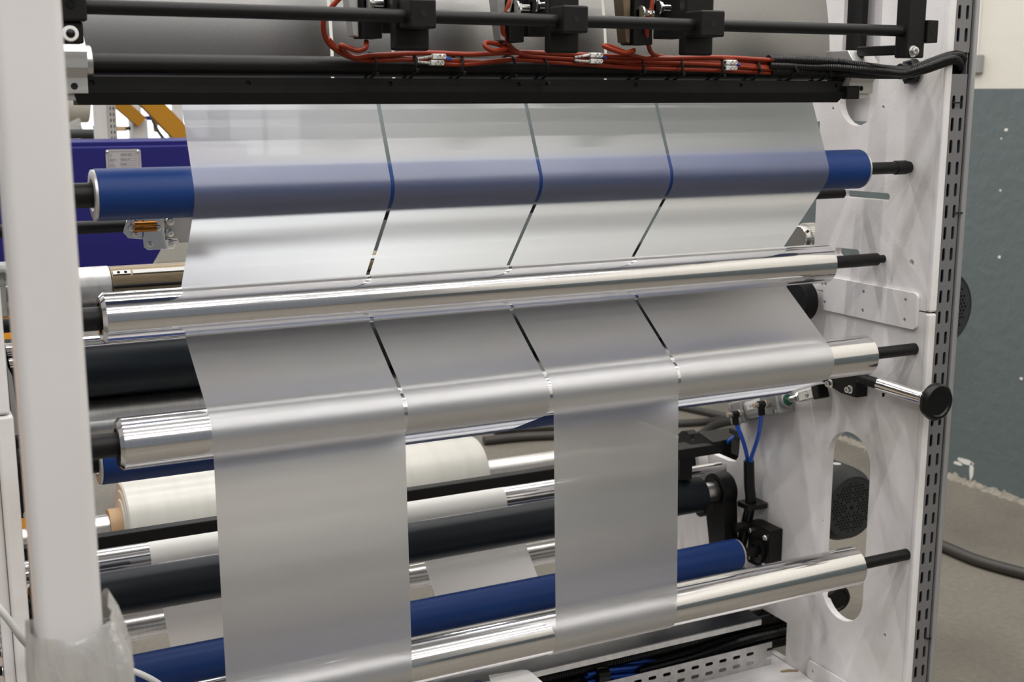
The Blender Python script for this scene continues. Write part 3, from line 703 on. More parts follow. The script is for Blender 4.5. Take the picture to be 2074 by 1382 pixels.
lathe('bearing', (iw.x-.0035, iw.y, iw.z), (1, 0, 0), [(.004, .0), (.004, .012), (0, .013), (0, .02), (.003, .021), (.003, .026), (0, .0265), (0, .03), (.03, .03)], 'brushed', wl, 40)
cyl('axle', (iw.x, iw.y, iw.z), (1.925, iw.y, iw.z), .010, 'zinc', wl)
ub = thing('upper_roller_rail', 'black round rail running behind the film just under the blue roller', 'rail', (1, 2.28, -.24))
q0 = hx(1712, 395, 1.76); cyl('rail', (.10, 2.02+.09, hy(1680, 393, 2.11).z), (1.872, 2.02+.09, hy(1680, 393, 2.11).z), .0105, 'black_oxide', ub)

# ================================================================== FRAME BASE AND LOWER CABLES
bs = thing('machine_base', 'white painted base plate of the machine under the lowest roller', 'machine base', (1, 2.1, ZB-.02))
box('base_sheet', .16, 1.918, 1.905, 2.95, ZB-.02, ZB, 'white_paint', bs, .002)
for xx in (.35, 1.7): box('base_foot', xx, xx+.08, 2.0, 2.9, FLOOR, ZB-.0202, 'white_paint', bs, .002)
al = thing('corner_bracket', 'white angle bracket bolted where side plate meets base', 'bracket', (1.9, 2.1, ZB))
p = hx(1640, 1362, 1.905)
plate('bracket_wall', rrect(1.92, p.y+.02, ZB+.001, ZB+.045, .008), [circ(p.y, p.z, .004, 12)], .006, IN_YZ(1.913), 'white_paint', al, .001)
# folded steel strip
ZS = -1.225
sF = hz(1541, 1254, ZS); sR = hz(1519, 1236, ZS)
st = thing('steel_cover_strip', 'dark bare steel cover strip lying under the lowest roller', 'steel strip', (1, 2.0, ZS-.02))
ys0, ys1, xs1 = sF.y, sF.y+.11, sF.x
plate('strip_top', [(.42, ys0), (xs1, ys0), (sR.x, sR.y), (sR.x, ys1), (.42, ys1)], [], .004, lambda u, v, t: (u, v, ZS-.004+t), 'mill_steel', st)
box('strip_lip', .42, xs1, ys0-.003, ys0-.0002, ZS-.014, ZS-.001, 'galvanised', st, 0)
for xx in (.6, 1.1, 1.45): box('strip_bracket', xx, xx+.03, ys1-.006, ys1, ZB+.0005, ZS-.0045, 'galvanised', st, .001)
# perforated tray side
def tray(name, label, y, z0, z1, xl, xr, zoff=0):
    hs = []; x = xr-.012; k = 0
    while x > xl+.05:
        for zz in (z0+(z1-z0)*.29, z0+(z1-z0)*.69):
            if k == 0: pass
            else: hs.append(capsule((x-.021, zz), (x-.007, zz), .0042, 6))
        x -= .0405; k += 1
    outl = [(xl, z0), (xr, z0)]
    for zz in (z0+(z1-z0)*.29, z0+(z1-z0)*.69): outl += [(xr, zz-.004), (xr-.013, zz-.004), (xr-.016, zz), (xr-.013, zz+.004), (xr, zz+.004)]
    outl += [(xr, z1), (xl, z1)]
    t = thing(name, label, 'cable tray', ((xl+xr)/2, y, z0))
    plate('perforated_side', outl, hs, .0015, IN_XZ(y), 'galvanised', t); return t
tz = hz(1562, 1345, ZB+.002); ty = tz.y; tx1 = tz.x; tzt = hy(1562, 1301, ty).z
tr = tray('cable_tray', 'bright perforated side of the cable tray on the machine base', ty, ZB+.0006, tzt, .5, tx1)
tray('cable_tray', 'dark rear side of the cable tray behind the black conduits', ty+.115, ZB+.0006, tzt+.01, .5, tx1+.03)
zt = ZB+.0006
for i, (dy, dz, r) in enumerate(((.03, .018, .016), (.066, .018, .016), (.098, .022, .013), (.048, .053, .015), (.020, .052, .012), (.082, .054, .014), (.034, .086, .014), (.068, .088, .014))):
    e = [(.55, ty+dy, zt+dz), (.95, ty+dy, zt+dz+.004), (1.3, ty+dy+.003, zt+dz-.001), (1.50, ty+dy, zt+dz+.003), (1.65, ty+dy+.004, zt+dz+.004), (1.78, ty+dy+.022, zt+dz*.95+.006), (1.90, ty+dy+.034, zt+dz*.9+.005), (2.03, ty+dy+.036, zt+dz*.85+.004)]
    if i == 4: e = e[3:]
    tag(conduit('corrugated_conduit', e, r, 'black_plastic', None, .006), 'black corrugated conduit lying in the perforated cable tray', 'conduit', 'black conduits in the cable tray')
for i in range(5):
    dy, dz = .012+.012*(i % 3), .052+.011*(i//3)+.004*(i % 2)
    px_ = [hy(1190, 1372, ty+.02), hy(1235, 1362, ty+.02), hy(1300, 1356, ty+.025), hy(1340, 1352, ty+.03)]
    tag(tube('air_hose', [Vector((q.x, q.y+dy-.012, q.z+(i-2)*.0065)) for q in px_], .0048, 'blue_hose', None, 8, 10), 'blue air hose in the tied bundle inside the cable tray', 'hose', 'blue hoses in the cable tray')
q = hy(1205, 1370, ty+.02)
tag(lathe('hose_tie', (q.x, q.y+.0, q.z), (1, 0, -.1), [(0, .019), (0, .021), (.03, .021), (.03, .019)], 'black_plastic', None, 24), 'black tape band round the blue hoses in the tray', 'cable tie')
lf = hz(1597, 1359, ZB+.001)
o = plate('dry_leaf', [(lf.x-.02, lf.y+.006), (lf.x+.004, lf.y+.004), (lf.x+.022, lf.y-.008), (lf.x+.018, lf.y-.014), (lf.x-.002, lf.y-.006), (lf.x-.022, lf.y+.001)], [], .002, lambda u, v, t: (u, v, ZB+.0006+t), 'leaf'); tag(o, 'small brown dry scrap lying on the white base plate', 'scrap')
# hoses on floor
def floor_hose(label, pix, r, m='hose_black', z=None):
    pts = [hz(a, b, FLOOR+r) for a, b in pix]
    tag(tube('floor_cable', pts, r, m, None, 8, 12), label, 'cable')
floor_hose('thick black cable on the floor in front of the grey wall', ((1780, 1068), (1850, 1085), (1910, 1107), (1980, 1136), (2074, 1162), (2200, 1190)), .019)
floor_hose('black floor cable curving up to the end of the pneumatic cylinder', ((1330, 815), (1400, 829), (1465, 843), (1540, 858), (1620, 850)), .017)
floor_hose('black floor cable running straight behind the narrow strip', ((1000, 872), (1200, 862), (1375, 858), (1450, 852), (1520, 842), (1600, 830)), .017)
floor_hose('black floor cable bending behind the notched rest', ((1340, 905), (1410, 884), (1450, 860), (1520, 849), (1600, 846)), .017)
floor_hose('black floor cable passing behind the swing arm', ((980, 893), (1080, 884), (1200, 884), (1400, 912), (1480, 918), (1560, 922)), .02)

# ================================================================== TOP SLITTING UNIT
RY, RZ = 1.80, hy(1000, 41, 1.80).z
rod = thing('slitting_rod', 'long thin black rod carrying the three knife clamps', 'rod', (1, RY, RZ-.01))
xl_, xr2 = hy(132, 20, RY).x, hy(1895, 62, RY).x
RZ = (hy(179, 14, RY).z+hy(1854, 63, RY).z)/2
cyl('rod', (.21, RY, RZ), (xr2-.004, RY, RZ), .0101, 'black_oxide', rod)
TY, TZ = 1.95, .0435
tb = thing('cable_tube', 'thick black cross tube that the red cables are tied to', 'tube', (1, TY, TZ-.016))
cyl('tube', (.24, TY, TZ), (1.735, TY, TZ), .0160, 'black_oxide', tb, 40)
def front_face(px0, px1, py0, py1, y): a = hy(px0, py0, y); b = hy(px1, py1, y); return a.x, b.x, b.z, a.z
clampdefs = (((831, 885, -4, 58), (799, 870, 102), (733, 775, 78), (774, 801, 66), 'the one holding the first slit beside the film reel side'),
             ((1142, 1192, 10, 67), (1113, 1172, 107), (1032, 1062, 86), (1071, 1113, 73), ''),
             ((1421, 1468, 21, 75), (1386, 1443, 112), (1286, 1322, 91), (1341, 1381, 78), ''))
where = ('farthest from the white side plate', 'in the middle of the rod', 'closest to the white side plate')
for i, (bf, sb, kb_, sp, _) in enumerate(clampdefs):
    yb = RY-.024
    x0, x1, z0, z1 = front_face(bf[0], bf[1], bf[2], bf[3], yb)
    ck = thing('rod_clamp', 'black square clamp block and slab, %s' % where[i], 'clamp', ((x0+x1)/2, RY, z0))
    box('clamp_block', x0, x1, yb, RY+.024, z0, max(z1, RZ+.023), 'black_oxide', ck, .003)
    zc = hy((bf[0]+bf[1])/2, 27 if i == 0 else (bf[2]+bf[3])/2, yb).z
    lathe('set_screw', ((x0+x1)/2, yb-.0005, zc), (0, 1, 0), [(0, .0052), (.0004, .0042), (.004, .004), (.004, 0)], 'recess_shade', ck, 16)
    a = hy(sb[0], sb[2], RY+.026); b = hy(sb[1], sb[2], RY+.026)
    box('slab', a.x, b.x, RY+.0245, RY+.046, a.z, .22, 'black_oxide', ck, .004)
    yk = 1.885
    x0, x1, z0, _z = front_face(kb_[0], kb_[1], 0, kb_[2], yk)
    kn = thing('knife_holder', 'dark knife holder with bright bolts behind the rod clamp, %s' % where[i], 'knife holder', ((x0+x1)/2, yk, z0))
    box('holder_block', x0, x1, yk, yk+.045, z0, .22, 'black_oxide', kn, .002)
    a = hy(sp[0], sp[2], yk); b = hy(sp[1], sp[2], yk)
    box('spacer_block', a.x, b.x, yk+.002, yk+.03, a.z, .22, 'black_oxide', kn, .002)
    plate('blade_guard', [(x0-.004, z0+.002), (x0-.012, z0+.004), (x0-.030, .22), (x0-.004, .22)], [], .03, IN_XZ(yk+.006), ('clamp_alu', 'galvanised', 'bronze')[i], kn, .002)
    for j, (dx, zz) in enumerate(((.0, (6, 15, 26)[i]), (.034, (6, 9, 14)[i]))):
        bz = hy(kb_[0]+10, zz, yk-.012).z; bx = x0+.004+dx
        cyl('bolt_shank', (bx+.004, yk-.012, bz), (bx+.026, yk-.012, bz), .006, 'zinc', kn, 16); cyl('bolt_washer', (bx, yk-.012, bz), (bx+.003, yk-.012, bz), .0125, 'zinc', kn, 24); hexnut('bolt_head', (bx+.003, yk-.012, bz), (1, 0, 0), .0095, .007, 'zinc', kn)
        box('bolt_seat', bx, bx+.026, yk-.008, yk+.001, bz-.006, bz+.006, 'black_oxide', kn, 0)
# end arms and clamps of the rod
xa, xb = hy(1826, 60, RY).x, hy(1862, 60, RY).x
ar = thing('rod_end_arm', 'black upright arm with end block holding the rod beside the white plate', 'arm', (xa, RY, hy(1840, 118, RY).z))
za = hy(1845, 118, RY).z
box('arm', xa, xb, RY-.016, RY+.016, za, .25, 'black_oxide', ar, .003)
x0, x1, z0, z1 = front_face(1863, 1898, 40, 87, RY-.02); box('end_block', xb+.0002, x1, RY-.021, RY+.024, z0, z1, 'black_oxide', ar, .0015)
lathe('set_screw', ((xb+x1)/2, RY-.0215, (z0+z1)/2), (0, 1, 0), [(0, .004), (.003, .003), (.003, 0)], 'recess_shade', ar, 14)
bo = hy(1848, 104, RY-.016); lathe('washer', (bo.x, RY-.0163, bo.z), (0, -1, 0), [(0, .0105), (.002, .0105), (.0022, .006)], 'zinc', ar, 24); lathe('cap_screw', (bo.x, RY-.018, bo.z), (0, -1, 0), [(0, .0078), (.007, .0078), (.0075, .007), (.0075, .0042), (.003, .004), (.003, 0)], 'zinc', ar, 24)
box('link_bar', xa+.002, xa+.018, RY+.0162, TY-.03, za+.006, za+.024, 'black_oxide', ar, .002)
x0, x1, z0, z1 = front_face(118, 178, -12, 43, RY-.02)
la = thing('rod_end_arm', 'black end block of the thin rod beside the blurred white post', 'arm', (x0, RY, z0-.05))
box('end_block', x0, x1, RY-.02, RY+.024, z0, z1+.02, 'black_oxide', la, .003)
zl = hy(150, 89, RY).z; box('arm', x0, x1-.005, RY-.012, RY+.018, zl, z0-.0002, 'black_oxide', la, .003)
bo = hy(143, 7, RY-.0205); lathe('set_screw', (bo.x, RY-.0205, bo.z), (0, -1, 0), [(0, .0065), (.001, .006), (.001, .004), (-.002, .0035), (-.002, 0)], 'black_plastic', la, 20)
bo = hy(142, 68, RY-.012); lathe('washer', (bo.x, RY-.0123, bo.z), (0, -1, 0), [(0, .0105), (.003, .0105), (.004, .0095), (.004, .006), (.001, .006)], 'white_plastic', la, 28); lathe('cap_screw', (bo.x, RY-.0123, bo.z), (0, -1, 0), [(0, .006), (.004, .006), (.0055, .004), (.006, 0)], 'black_plastic', la, 20)
# aluminium tube clamps
for i, (pxa, pxb, nm) in enumerate(((1716, 1752, 'machined aluminium tube clamp next to the white side plate'), (120, 176, 'machined aluminium tube clamp with steel flange beside the blurred post'))):
    x0 = hy(pxa, 140, TY-.035).x; x1 = hy(pxb, 140, TY-.035).x
    t = thing('tube_clamp', nm, 'clamp', ((x0+x1)/2, TY, TZ-.05))
    yy0, yy1 = TY-.036, TY+.036
    if i == 0: x0 = 1.700; x1 = x0+.060
    prof = [(yy0, TZ-.042), (yy0, TZ-.006-.014), (yy0-.012, TZ-.006), (yy0-.012, TZ+.016), (yy0, TZ+.028), (yy0+.01, TZ+.04), (yy1, TZ+.04), (yy1, TZ-.042)]
    plate('clamp_body', prof, [circ(TY, TZ, .0162, 24)], x1-x0, IN_YZ(x0), 'clamp_alu', t, .002)
    box('clamp_foot', x0+.004, x1-.004, yy0+.006, yy1-.01, TZ-.052, TZ-.0422, 'clamp_alu', t, .001)
    lathe('clamp_screw', ((x0+x1)/2, yy0-.0002, TZ-.032), (0, 1, 0), [(0, .005), (.003, .004), (.003, 0)], 'recess_shade', t, 16)
    if i: lathe('flange', (x1+.0002, TY, TZ), (1, 0, 0), [(0, .0165), (0, .026), (.001, .027), (.010, .027), (.011, .026), (.011, .0165)], 'brushed', t, 40)
    else: lathe('bushing', (x0-.0002, TY, TZ), (-1, 0, 0), [(0, .0165), (0, .026), (.008, .026), (.010, .023), (.010, .0165)], 'black_oxide', t, 40)
# lower black rail with lip
ba = hy(189, 152.7, 1.925); bz1 = hy(1000, 160, 1.925).z; bzm = hy(1000, 186, 1.925).z; bz0 = hy(1000, 210, 1.925).z
br = thing('black_cross_rail', 'black flat cross rail with a folded lip above the slit film', 'rail', (1, 1.93, bz0))
xL, xR = hy(150, 200, 1.925).x, hy(1708, 200, 1.925).x
hs = []
for px in (186, 503, 790, 1050, 1287, 1500, 1693):
    hs.append(circ(hy(px, 171, 1.925).x, hy(1000, 171, 1.925).z, .0042, 12))
plate('rail_face', [(xL+.012, bzm), (xR-.004, bzm), (xR-.004, bz1), (xL+.012, bz1)], hs, .006, IN_XZ(1.925), 'black_oxide', br)
for h in hs:
    cx_ = sum(q[0] for q in h)/12; cz_ = sum(q[1] for q in h)/12
    lathe('countersunk_screw', (cx_, 1.9275, cz_), (0, 1, 0), [(0, .0041), (.003, .0041)], 'recess_shade', br, 12)
v = []; n = 2
lipp = [(1.9255, bzm), (1.916, bzm-.001), (1.921, bz0), (1.935, bz0), (1.94, bzm)]
vv = [(x, y, z) for x in (xL, xR) for (y, z) in [(q[0], q[1]) for q in lipp]]
vv = [(xL+(.004 if k == 2 else 0), *lipp[k]) for k in range(5)]+[(xR-(.018 if k in (2, 3) else 0), *lipp[k]) for k in range(5)]
finish('rail_lip', vv, [(4, 3, 2, 1, 0), (5, 6, 7, 8, 9)]+[(k, (k+1) % 5, 5+(k+1) % 5, 5+k) for k in range(5)], 'black_oxide', br)
box('rail_end_tongue', xR-.003, hy(1739, 195, 1.915).x, 1.912, 1.928, bz0+.006, bzm+.012, 'black_oxide', br, .002)
# guide sheets behind the knives
edges = [.29, hy(665, 50, 2.05).x, hy(789, 60, 2.05).x, hy(1219, 60, 2.05).x, 1.752]
sh_lab = ('bright steel guide sheet behind the rod, the broadest one by the post', 'narrow steel guide sheet behind the first knife holder', 'wide steel guide sheet behind the first and second clamps', 'pale steel guide sheet ending beside the white plate')
for i in range(4):
    pts = []
    for k in range(15):
        z = .012+.29*k/14; a_ = max(0, z-.055); b_ = max(0, a_-.10); pts.append((2.035+1.15*(a_*a_-b_*b_), z))
    strip('guide_sheet', sh_lab[i], pts, edges[i]+(.0028 if i else 0), edges[i+1]-(.0028 if i < 3 else 0), None, 'steel_sheet')['category'] = 'steel sheet'
ubk = thing('upright_bar', 'black upright flat bar standing in the tall slot of the side plate', 'bar', (1.93, 2.11, .02))
p0 = hx(1700, 60, 1.93); p1 = hx(1746, 60, 1.93); box('bar', 1.93, 1.945, p1.y, p0.y-.006, .0, .45, 'black_oxide', ubk)
# cable gland
gl = hx(1852, 145, 1.92)
gd = thing('cable_gland', 'black hexagonal cable gland with a grey washer on the side plate', 'cable gland', gl)
cyl('washer', (1.9195, gl.y, gl.z), (1.9165, gl.y, gl.z), .027, 'grey_casting', gd, 40); hexnut('gland_nut', (1.9165, gl.y, gl.z), (-1, 0, 0), .0265, .016, 'black_plastic', gd)
cyl('gland_core', (1.9, gl.y, gl.z), (1.88, gl.y, gl.z), .016, 'black_plastic', gd)

# red cables on the tube
RF = TY-.0205
def cpt(px, py, y=RF): return hy(px, py, y)
RK = [0]
def red(label, pix, r=.0041, y=RF):
    RK[0] += 1; y = RF-.0016*((RK[0]*3) % 7)
    pts = [cpt(*(q if len(q) == 3 else (*q, y))) for q in pix]
    tag(tube('red_cable', pts, r, 'red_cable', None, 8, 10), label, 'cable', None)
red('red cable looping down in front of the first slit from above the rod', ((704, -20, 1.86), (672, 14, 1.87), (655, 45, 1.88), (664, 85, 1.90), (700, 112, 1.92), (745, 122), (830, 121), (930, 131), (1040, 121), (1150, 128), (1300, 138), (1440, 142), (1565, 148)))
red('red cable rising to the first knife holder and curling back', ((742, 84, 1.90), (740, 97, 1.89), (722, 102, 1.895), (690, 92, 1.905), (715, 116, 1.92), (760, 112), (860, 107), (960, 110), (1060, 106), (1200, 112), (1330, 118), (1450, 116), (1565, 122)))
red('red cable beside the first terminal block along the tube', ((664, 78, 1.905), (690, 106, 1.92), (730, 118), (790, 117), (845, 120), (905, 122), (990, 126), (1090, 114), (1210, 122), (1330, 132), (1440, 126), (1565, 135)))
red('red cable curling out beside the second knife holder', ((1024, 100, 1.90), (1000, 103, 1.895), (983, 94, 1.90), (988, 86, 1.905), (1022, 94, 1.91), (1058, 110, 1.92), (1110, 116), (1210, 121), (1340, 126), (1450, 131), (1565, 141)))
red('red cable with a silver tip dropping past the second knife holder', ((1036, -10, 1.87), (1028, 18, 1.87), (1018, 45, 1.88), (1024, 82, 1.90), (1052, 106, 1.92), (1090, 110), (1190, 116), (1300, 124), (1430, 121), (1565, 128)))
red('red cable curling out beside the third knife holder', ((1285, 102, 1.90), (1262, 107, 1.895), (1224, 94, 1.90), (1235, 94, 1.905), (1270, 108, 1.91), (1310, 118, 1.92), (1380, 122), (1470, 128), (1565, 138)))
red('red cable with a steel spring sleeve dropping at the third knife holder', ((1323, -10, 1.87), (1318, 25, 1.87), (1310, 60, 1.88), (1313, 90, 1.90), (1328, 112, 1.92), (1390, 119), (1480, 122), (1565, 132)))
for i, (a, b) in enumerate((((1322, 0), (1317, 30)), ((1034, 0), (1028, 24)))):
    p, q = cpt(*a, 1.87), cpt(*b, 1.87); d_ = q-p
    o = thing('cable_sleeve', ('steel spring sleeve on the red cable at the third knife holder', 'silver ferrule on the red cable at the second knife holder')[i], 'sleeve', q)
    lathe('sleeve_coil', p-d_*.3, d_, [(d_.length*1.3*k/24, .0046 if k % 2 else .0039) for k in range(25)], 'zinc', o, 14)
# terminal blocks
for i, (px, py, lb_) in enumerate(((888, 121, 'white two-way terminal block tied to the tube beside the first clamp'), (1206, 118, 'white two-way terminal block tied to the tube beside the second clamp'), (1479, 132, 'white two-way terminal block tied to the tube beside the third clamp'))):
    c = cpt(px, py, RF-.016); t = thing('terminal_block', lb_, 'terminal block', c)
    for s in (1, -1):
        zc = c.z+s*.0050; dx = (-.0035 if s < 0 and i == 0 else 0)
        b = box('housing', c.x-.0115+dx, c.x+.0115+dx, c.y-.005, c.y+.006, zc-.0042, zc+.0042, 'white_plastic', t, .0012)
        for sx in (-.0010, .0068):
            lathe('screw_tower', (c.x+sx+dx, c.y-.005, zc+.0004), (0, -1, 0), [(0, .0033), (.004, .0033), (.004, .0024), (.001, .0022), (.001, 0)], 'white_plastic', t, 16)
        cyl('wire_entry', (c.x-.0119+dx, c.y, zc), (c.x-.0112+dx, c.y, zc), .0026, 'black_matte', t, 12)
        a = cpt(px-42, py+1-s*3, RF-.013)
        if i != 2:
            v, f = sweep_vf(spline([(c.x-.011+dx, c.y, zc), ((c.x+a.x)/2, c.y, (zc+a.z)/2+.001*s), tuple(a)], 6), .0021, 8); finish('sleeved_wire', v, f, 'sleeve_white', t, True)
    v, f = sweep_vf(spline([(c.x+.011, c.y, c.z+.004), (c.x+.016, c.y, c.z+.002), (c.x+.024, c.y+.004, c.z+.001)], 6), .002, 8); finish('blue_wire', v, f, 'blue_hose', t, True)
# cable ties
for k, px in enumerate((744, 824, 918, 1022, 1087, 1280, 1358, 1440, 1513, 1586, 1652)):
    c = hy(px, 124, TY)
    c.y, c.z = TY-.004, TZ
    sl_ = (-.10, -.16, -.18, -.12, .0, -.2, -.22, -.2, -.18, -.25, -.3)[k]
    path = [Vector((c.x+sl_*.021*(-math.sin(a)), c.y+.0300*math.cos(a)-.004, c.z+.0205*math.sin(a)+.001)) for a in [2*PI*j/28 for j in range(28)]]
    t = thing('cable_tie', 'black cable tie strapping the cables to the cross tube', 'cable tie', (c.x, c.y, c.z-.02), 'cable ties on the cross tube')
    v, f = sweep_vf(path+[path[0]], .0023, 8, cap=False); finish('strap', v, f, 'black_matte', t, True)
    zt_ = (-.012, -.006, -.009, -.014, -.026, -.004, -.008, -.01, .0, .0, .0)[k]
    box('tie_head', c.x-.003, c.x+.003, c.y-.041, c.y-.032, c.z+zt_-.003, c.z+zt_+.003, 'black_plastic', t, .0008)
# black corrugated conduits to the duct
CF = TY-.026
conduit_lab = ('black corrugated conduit over the cross tube, the uppermost of three', 'black corrugated conduit over the cross tube, the lowest of three', 'black corrugated conduit over the cross tube, between the other two')
paths = [[(1556, 121, CF), (1600, 122, CF), (1690, 126, 1.912), (1745, 134, 1.894), (1800, 141, 1.888), (1840, 142, 1.90), (1880, 128, 1.885), (1920, 114, 1.88), (1943, 112, 1.888), (1952, 124, 1.902), (1952, 150, 1.91)],
         [(1560, 145, CF), (1640, 146, CF), (1690, 147, 1.914), (1745, 150, 1.892), (1790, 151, 1.886), (1835, 150, 1.895), (1870, 142, 1.875), (1905, 130, 1.875), (1930, 122, 1.88), (1941, 128, 1.895), (1945, 145, 1.91)],
         [(1558, 133, CF-.006), (1640, 136, CF-.006), (1690, 137, 1.902), (1745, 142, 1.878), (1800, 147, 1.874), (1835, 148, 1.885), (1875, 136, 1.868), (1915, 121, 1.868), (1936, 118, 1.88), (1947, 130, 1.9)]]
for i, pth in enumerate(paths):
    tag(conduit('corrugated_conduit', [hy(*q) for q in pth], .0088 if i < 2 else .007, 'black_plastic', None, .0042), conduit_lab[i], 'conduit')

# ================================================================== LEFT SIDE
# blurred foreground post with wrap
PY0 = 1.22
x0, x1 = hy(92, 640, PY0).x, hy(169, 640, PY0).x
x0 = hy(27, 640, PY0).x+.001
po = thing('frame_post', 'white square steel post standing close by with plastic wrapped round its foot', 'post', ((x0+x1)/2, PY0+.03, FLOOR))
plate('post_tube', rrect(x0, x1, PY0, PY0+.06, .009, 6), [], 2.4, lambda u, v, t: (u, v, FLOOR+t), 'post_paint', po)
zw = hy(150, 1283, PY0).z
v = []; f = []; NS = 56; NL = 26
for j in range(NL+1):
    tz_ = j/NL; z = zw-.62*(tz_**1.2)
    for k in range(NS):
        a = 2*PI*k/NS; cx_, cy_ = (x0+x1)/2, PY0+.03
        ca_, sa_ = math.cos(a), math.sin(a); m_ = max(abs(ca_), abs(sa_)); rx = .036/m_**.8
        rr2 = rx+.002+.004*min(1, tz_*9)*(.4+.6*abs(math.sin(3*a+5*tz_)))+.0012*math.sin(11*a+23*tz_)+.001*random.random()
        if ca_ > .25: rr2 += .022*min(1, tz_*9+.1)*ca_*(.8+.2*math.sin(7*a))
        zz = z + (.005*math.sin(2*a+1)+.002*math.sin(5*a) if j == 0 else .004*math.sin(4*a+j))
        if j < 4 and ca_ > .35: zz += .030*(ca_-.35)*(4-j)/4*math.cos(a*1.2)
        v.append((cx_+rr2*ca_, cy_+rr2*sa_, zz))
for j in range(NL):
    for k in range(NS): f.append((j*NS+k, j*NS+(k+1) % NS, (j+1)*NS+(k+1) % NS, (j+1)*NS+k))
w_ = finish('plastic_wrap', v, f, 'stretch_wrap', po, True, math.radians(75)); w_['label'] = 'crumpled clear plastic wrap'
# far-side frame plate
lp = thing('far_side_plate', 'white machine side plate edge behind the blurred post', 'machine frame', (.14, 2.1, FLOOR+.02))
sz = hy(19, 842, 1.9).z
LPX = .151
box('upper_plate', LPX-.024, LPX-.004, YF, 2.25, sz+.002, .5, 'white_paint', lp, .004)
box('lower_plate', LPX-.024, LPX, YF, 2.45, FLOOR+.02, sz, 'white_paint', lp, .004)
box('edge_strip', LPX-.040, LPX-.0245, YF+.012, YF+.05, FLOOR+.02, sz, 'white_paint', lp, .003)
for k, (py, dk_) in enumerate(((925, 1), (1003, 0), (1027, 0), (1190, 0), (1223, 1), (1262, 1), (1290, 1), (1320, 0), (1358, 0))):
    p = hy(3+(py-900)*.082, py, YF+.02)
    t = thing('hex_bolt', ('bright hex bolt' if dk_ else 'dark socket bolt')+' on the outer edge of the far side plate', 'bolt', (p.x, p.y, p.z), 'bolts along the far side plate')
    q = Vector((LPX-.0405, YF+.03, p.z))
    cyl('bolt_washer', q, q-Vector((.002, 0, 0)), .009, 'zinc', t, 20); hexnut('bolt_head', q-Vector((.002, 0, 0)), (-1, 0, 0), .0075, .009, 'zinc' if dk_ else 'black_oxide', t)
gb = thing('grey_arm_plate', 'grey cast arm plate between the far side plate and the post', 'arm', (.17, 2.0, -.55))
za_, zb_ = hy(30, 880, 1.98).z, hy(20, 700, 1.98).z
xg0, xg1 = hy(20, 800, 1.98).x, hy(38, 870, 1.98).x
plate('arm', [(xg0, za_), (xg1+.0, za_), (xg1-.004, za_+.09), (xg1-.022, zb_), (xg0, zb_)], [], .04, IN_XZ(1.98), 'grey_casting', gb, .002)
bkx = thing('black_guard_block', 'black block between the far side plate and the post', 'guard', (.19, 2.0, -.75))
zz0, zz1 = hy(45, 1052, 2.0).z, hy(45, 885, 2.0).z
box('block', hy(30, 950, 2.0).x, hy(62, 950, 2.0).x, 2.0, 2.06, zz0, zz1, 'black_oxide', bkx, .004)
q = hy(58, 1048, 1.995); lathe('cap_screw', (q.x, 1.999, q.z+.004), (0, -1, 0), [(0, .008), (.006, .008), (.006, .004), (.002, .003), (.002, 0)], 'zinc', bkx, 20)
dc = thing('black_chain_guard', 'large dark round guard low down behind the post', 'guard', (.18, 2.05, -1.3))
q = hy(112, 1270, 2.06); cyl('guard_disc', (q.x-.02, 2.10, q.z), (q.x+.015, 2.10, q.z), .135, 'black_matte', dc, 56)
cyl('guard_axle', (q.x-.04, 2.10, q.z), (q.x+.022, 2.10, q.z), .02, 'black_oxide', dc)
tag(tube('grey_cable', [hy(-30, 1200, 1.80), hy(15, 1253, 1.80), hy(50, 1300, 1.82), hy(90, 1335, 1.9), hy(150, 1352, 1.97), hy(215, 1350, 2.0), hy(270, 1360, 2.0), hy(325, 1388, 2.0), hy(380, 1440, 2.0)], .0052, 'cable_grey', None, 8, 10), 'thin pale grey cable drooping across the foot of the post', 'cable')
# dark rods, orange machine beyond on the far side
for i, (py, r, m_, lb_) in enumerate(((596, .020, 'black_oxide', 'black shaft above the orange machine, beside the post'), (701, .020, 'black_oxide', 'thick black shaft in front of the orange machine'), (733, .018, 'chrome', 'chrome shaft in front of the orange machine'))):
    q = hy(25, py, 2.3)
    tag(cyl('cross_shaft', (.13, 2.3, q.z), (.27, 2.3, q.z), r*.62, m_), lb_, 'shaft')
om = thing('orange_machine', 'orange machine cabinet in the distance behind the left plate', 'machine', (-.1, 3.3, FLOOR))
xo = hy(95, 800, 3.3).x; box('cabinet', -.6, xo, 3.3, 3.55, FLOOR, hy(25, 630, 3.3).z, 'orange_paint', om, .01); box('cabinet_top', -.62, xo+.01, 3.28, 3.56, hy(25, 630, 3.3).z+.0002, hy(25, 622, 3.3).z, 'ochre_paint', om, .004)
cbk = thing('clamp_collar', 'bright clamp collar with socket screws above the far side plate', 'collar', (.1, 1.98, -.3))
q = hy(2, 602, 1.98); box('collar_block', q.x-.03, q.x+.008, 1.98, 2.03, q.z-.03, q.z+.026, 'galvanised', cbk, .003); q2 = hy(5, 560, 1.98)
lathe('socket_screw', (q2.x, 1.985, q2.z), (0, -1, 0), [(0, .014), (.012, .014), (.013, .012), (.013, .007), (.004, .006), (.004, 0)], 'grey_casting', cbk, 24); box('screw_seat', q2.x-.02, q2.x+.014, 1.985, 2.03, q.z+.0262, q2.z+.016, 'grey_casting', cbk, .003)
cyl('lock_screw', (q.x+.0, 1.98, q.z+.02), (q.x+.0, 1.975, q.z+.02), .004, 'recess_shade', cbk, 12)

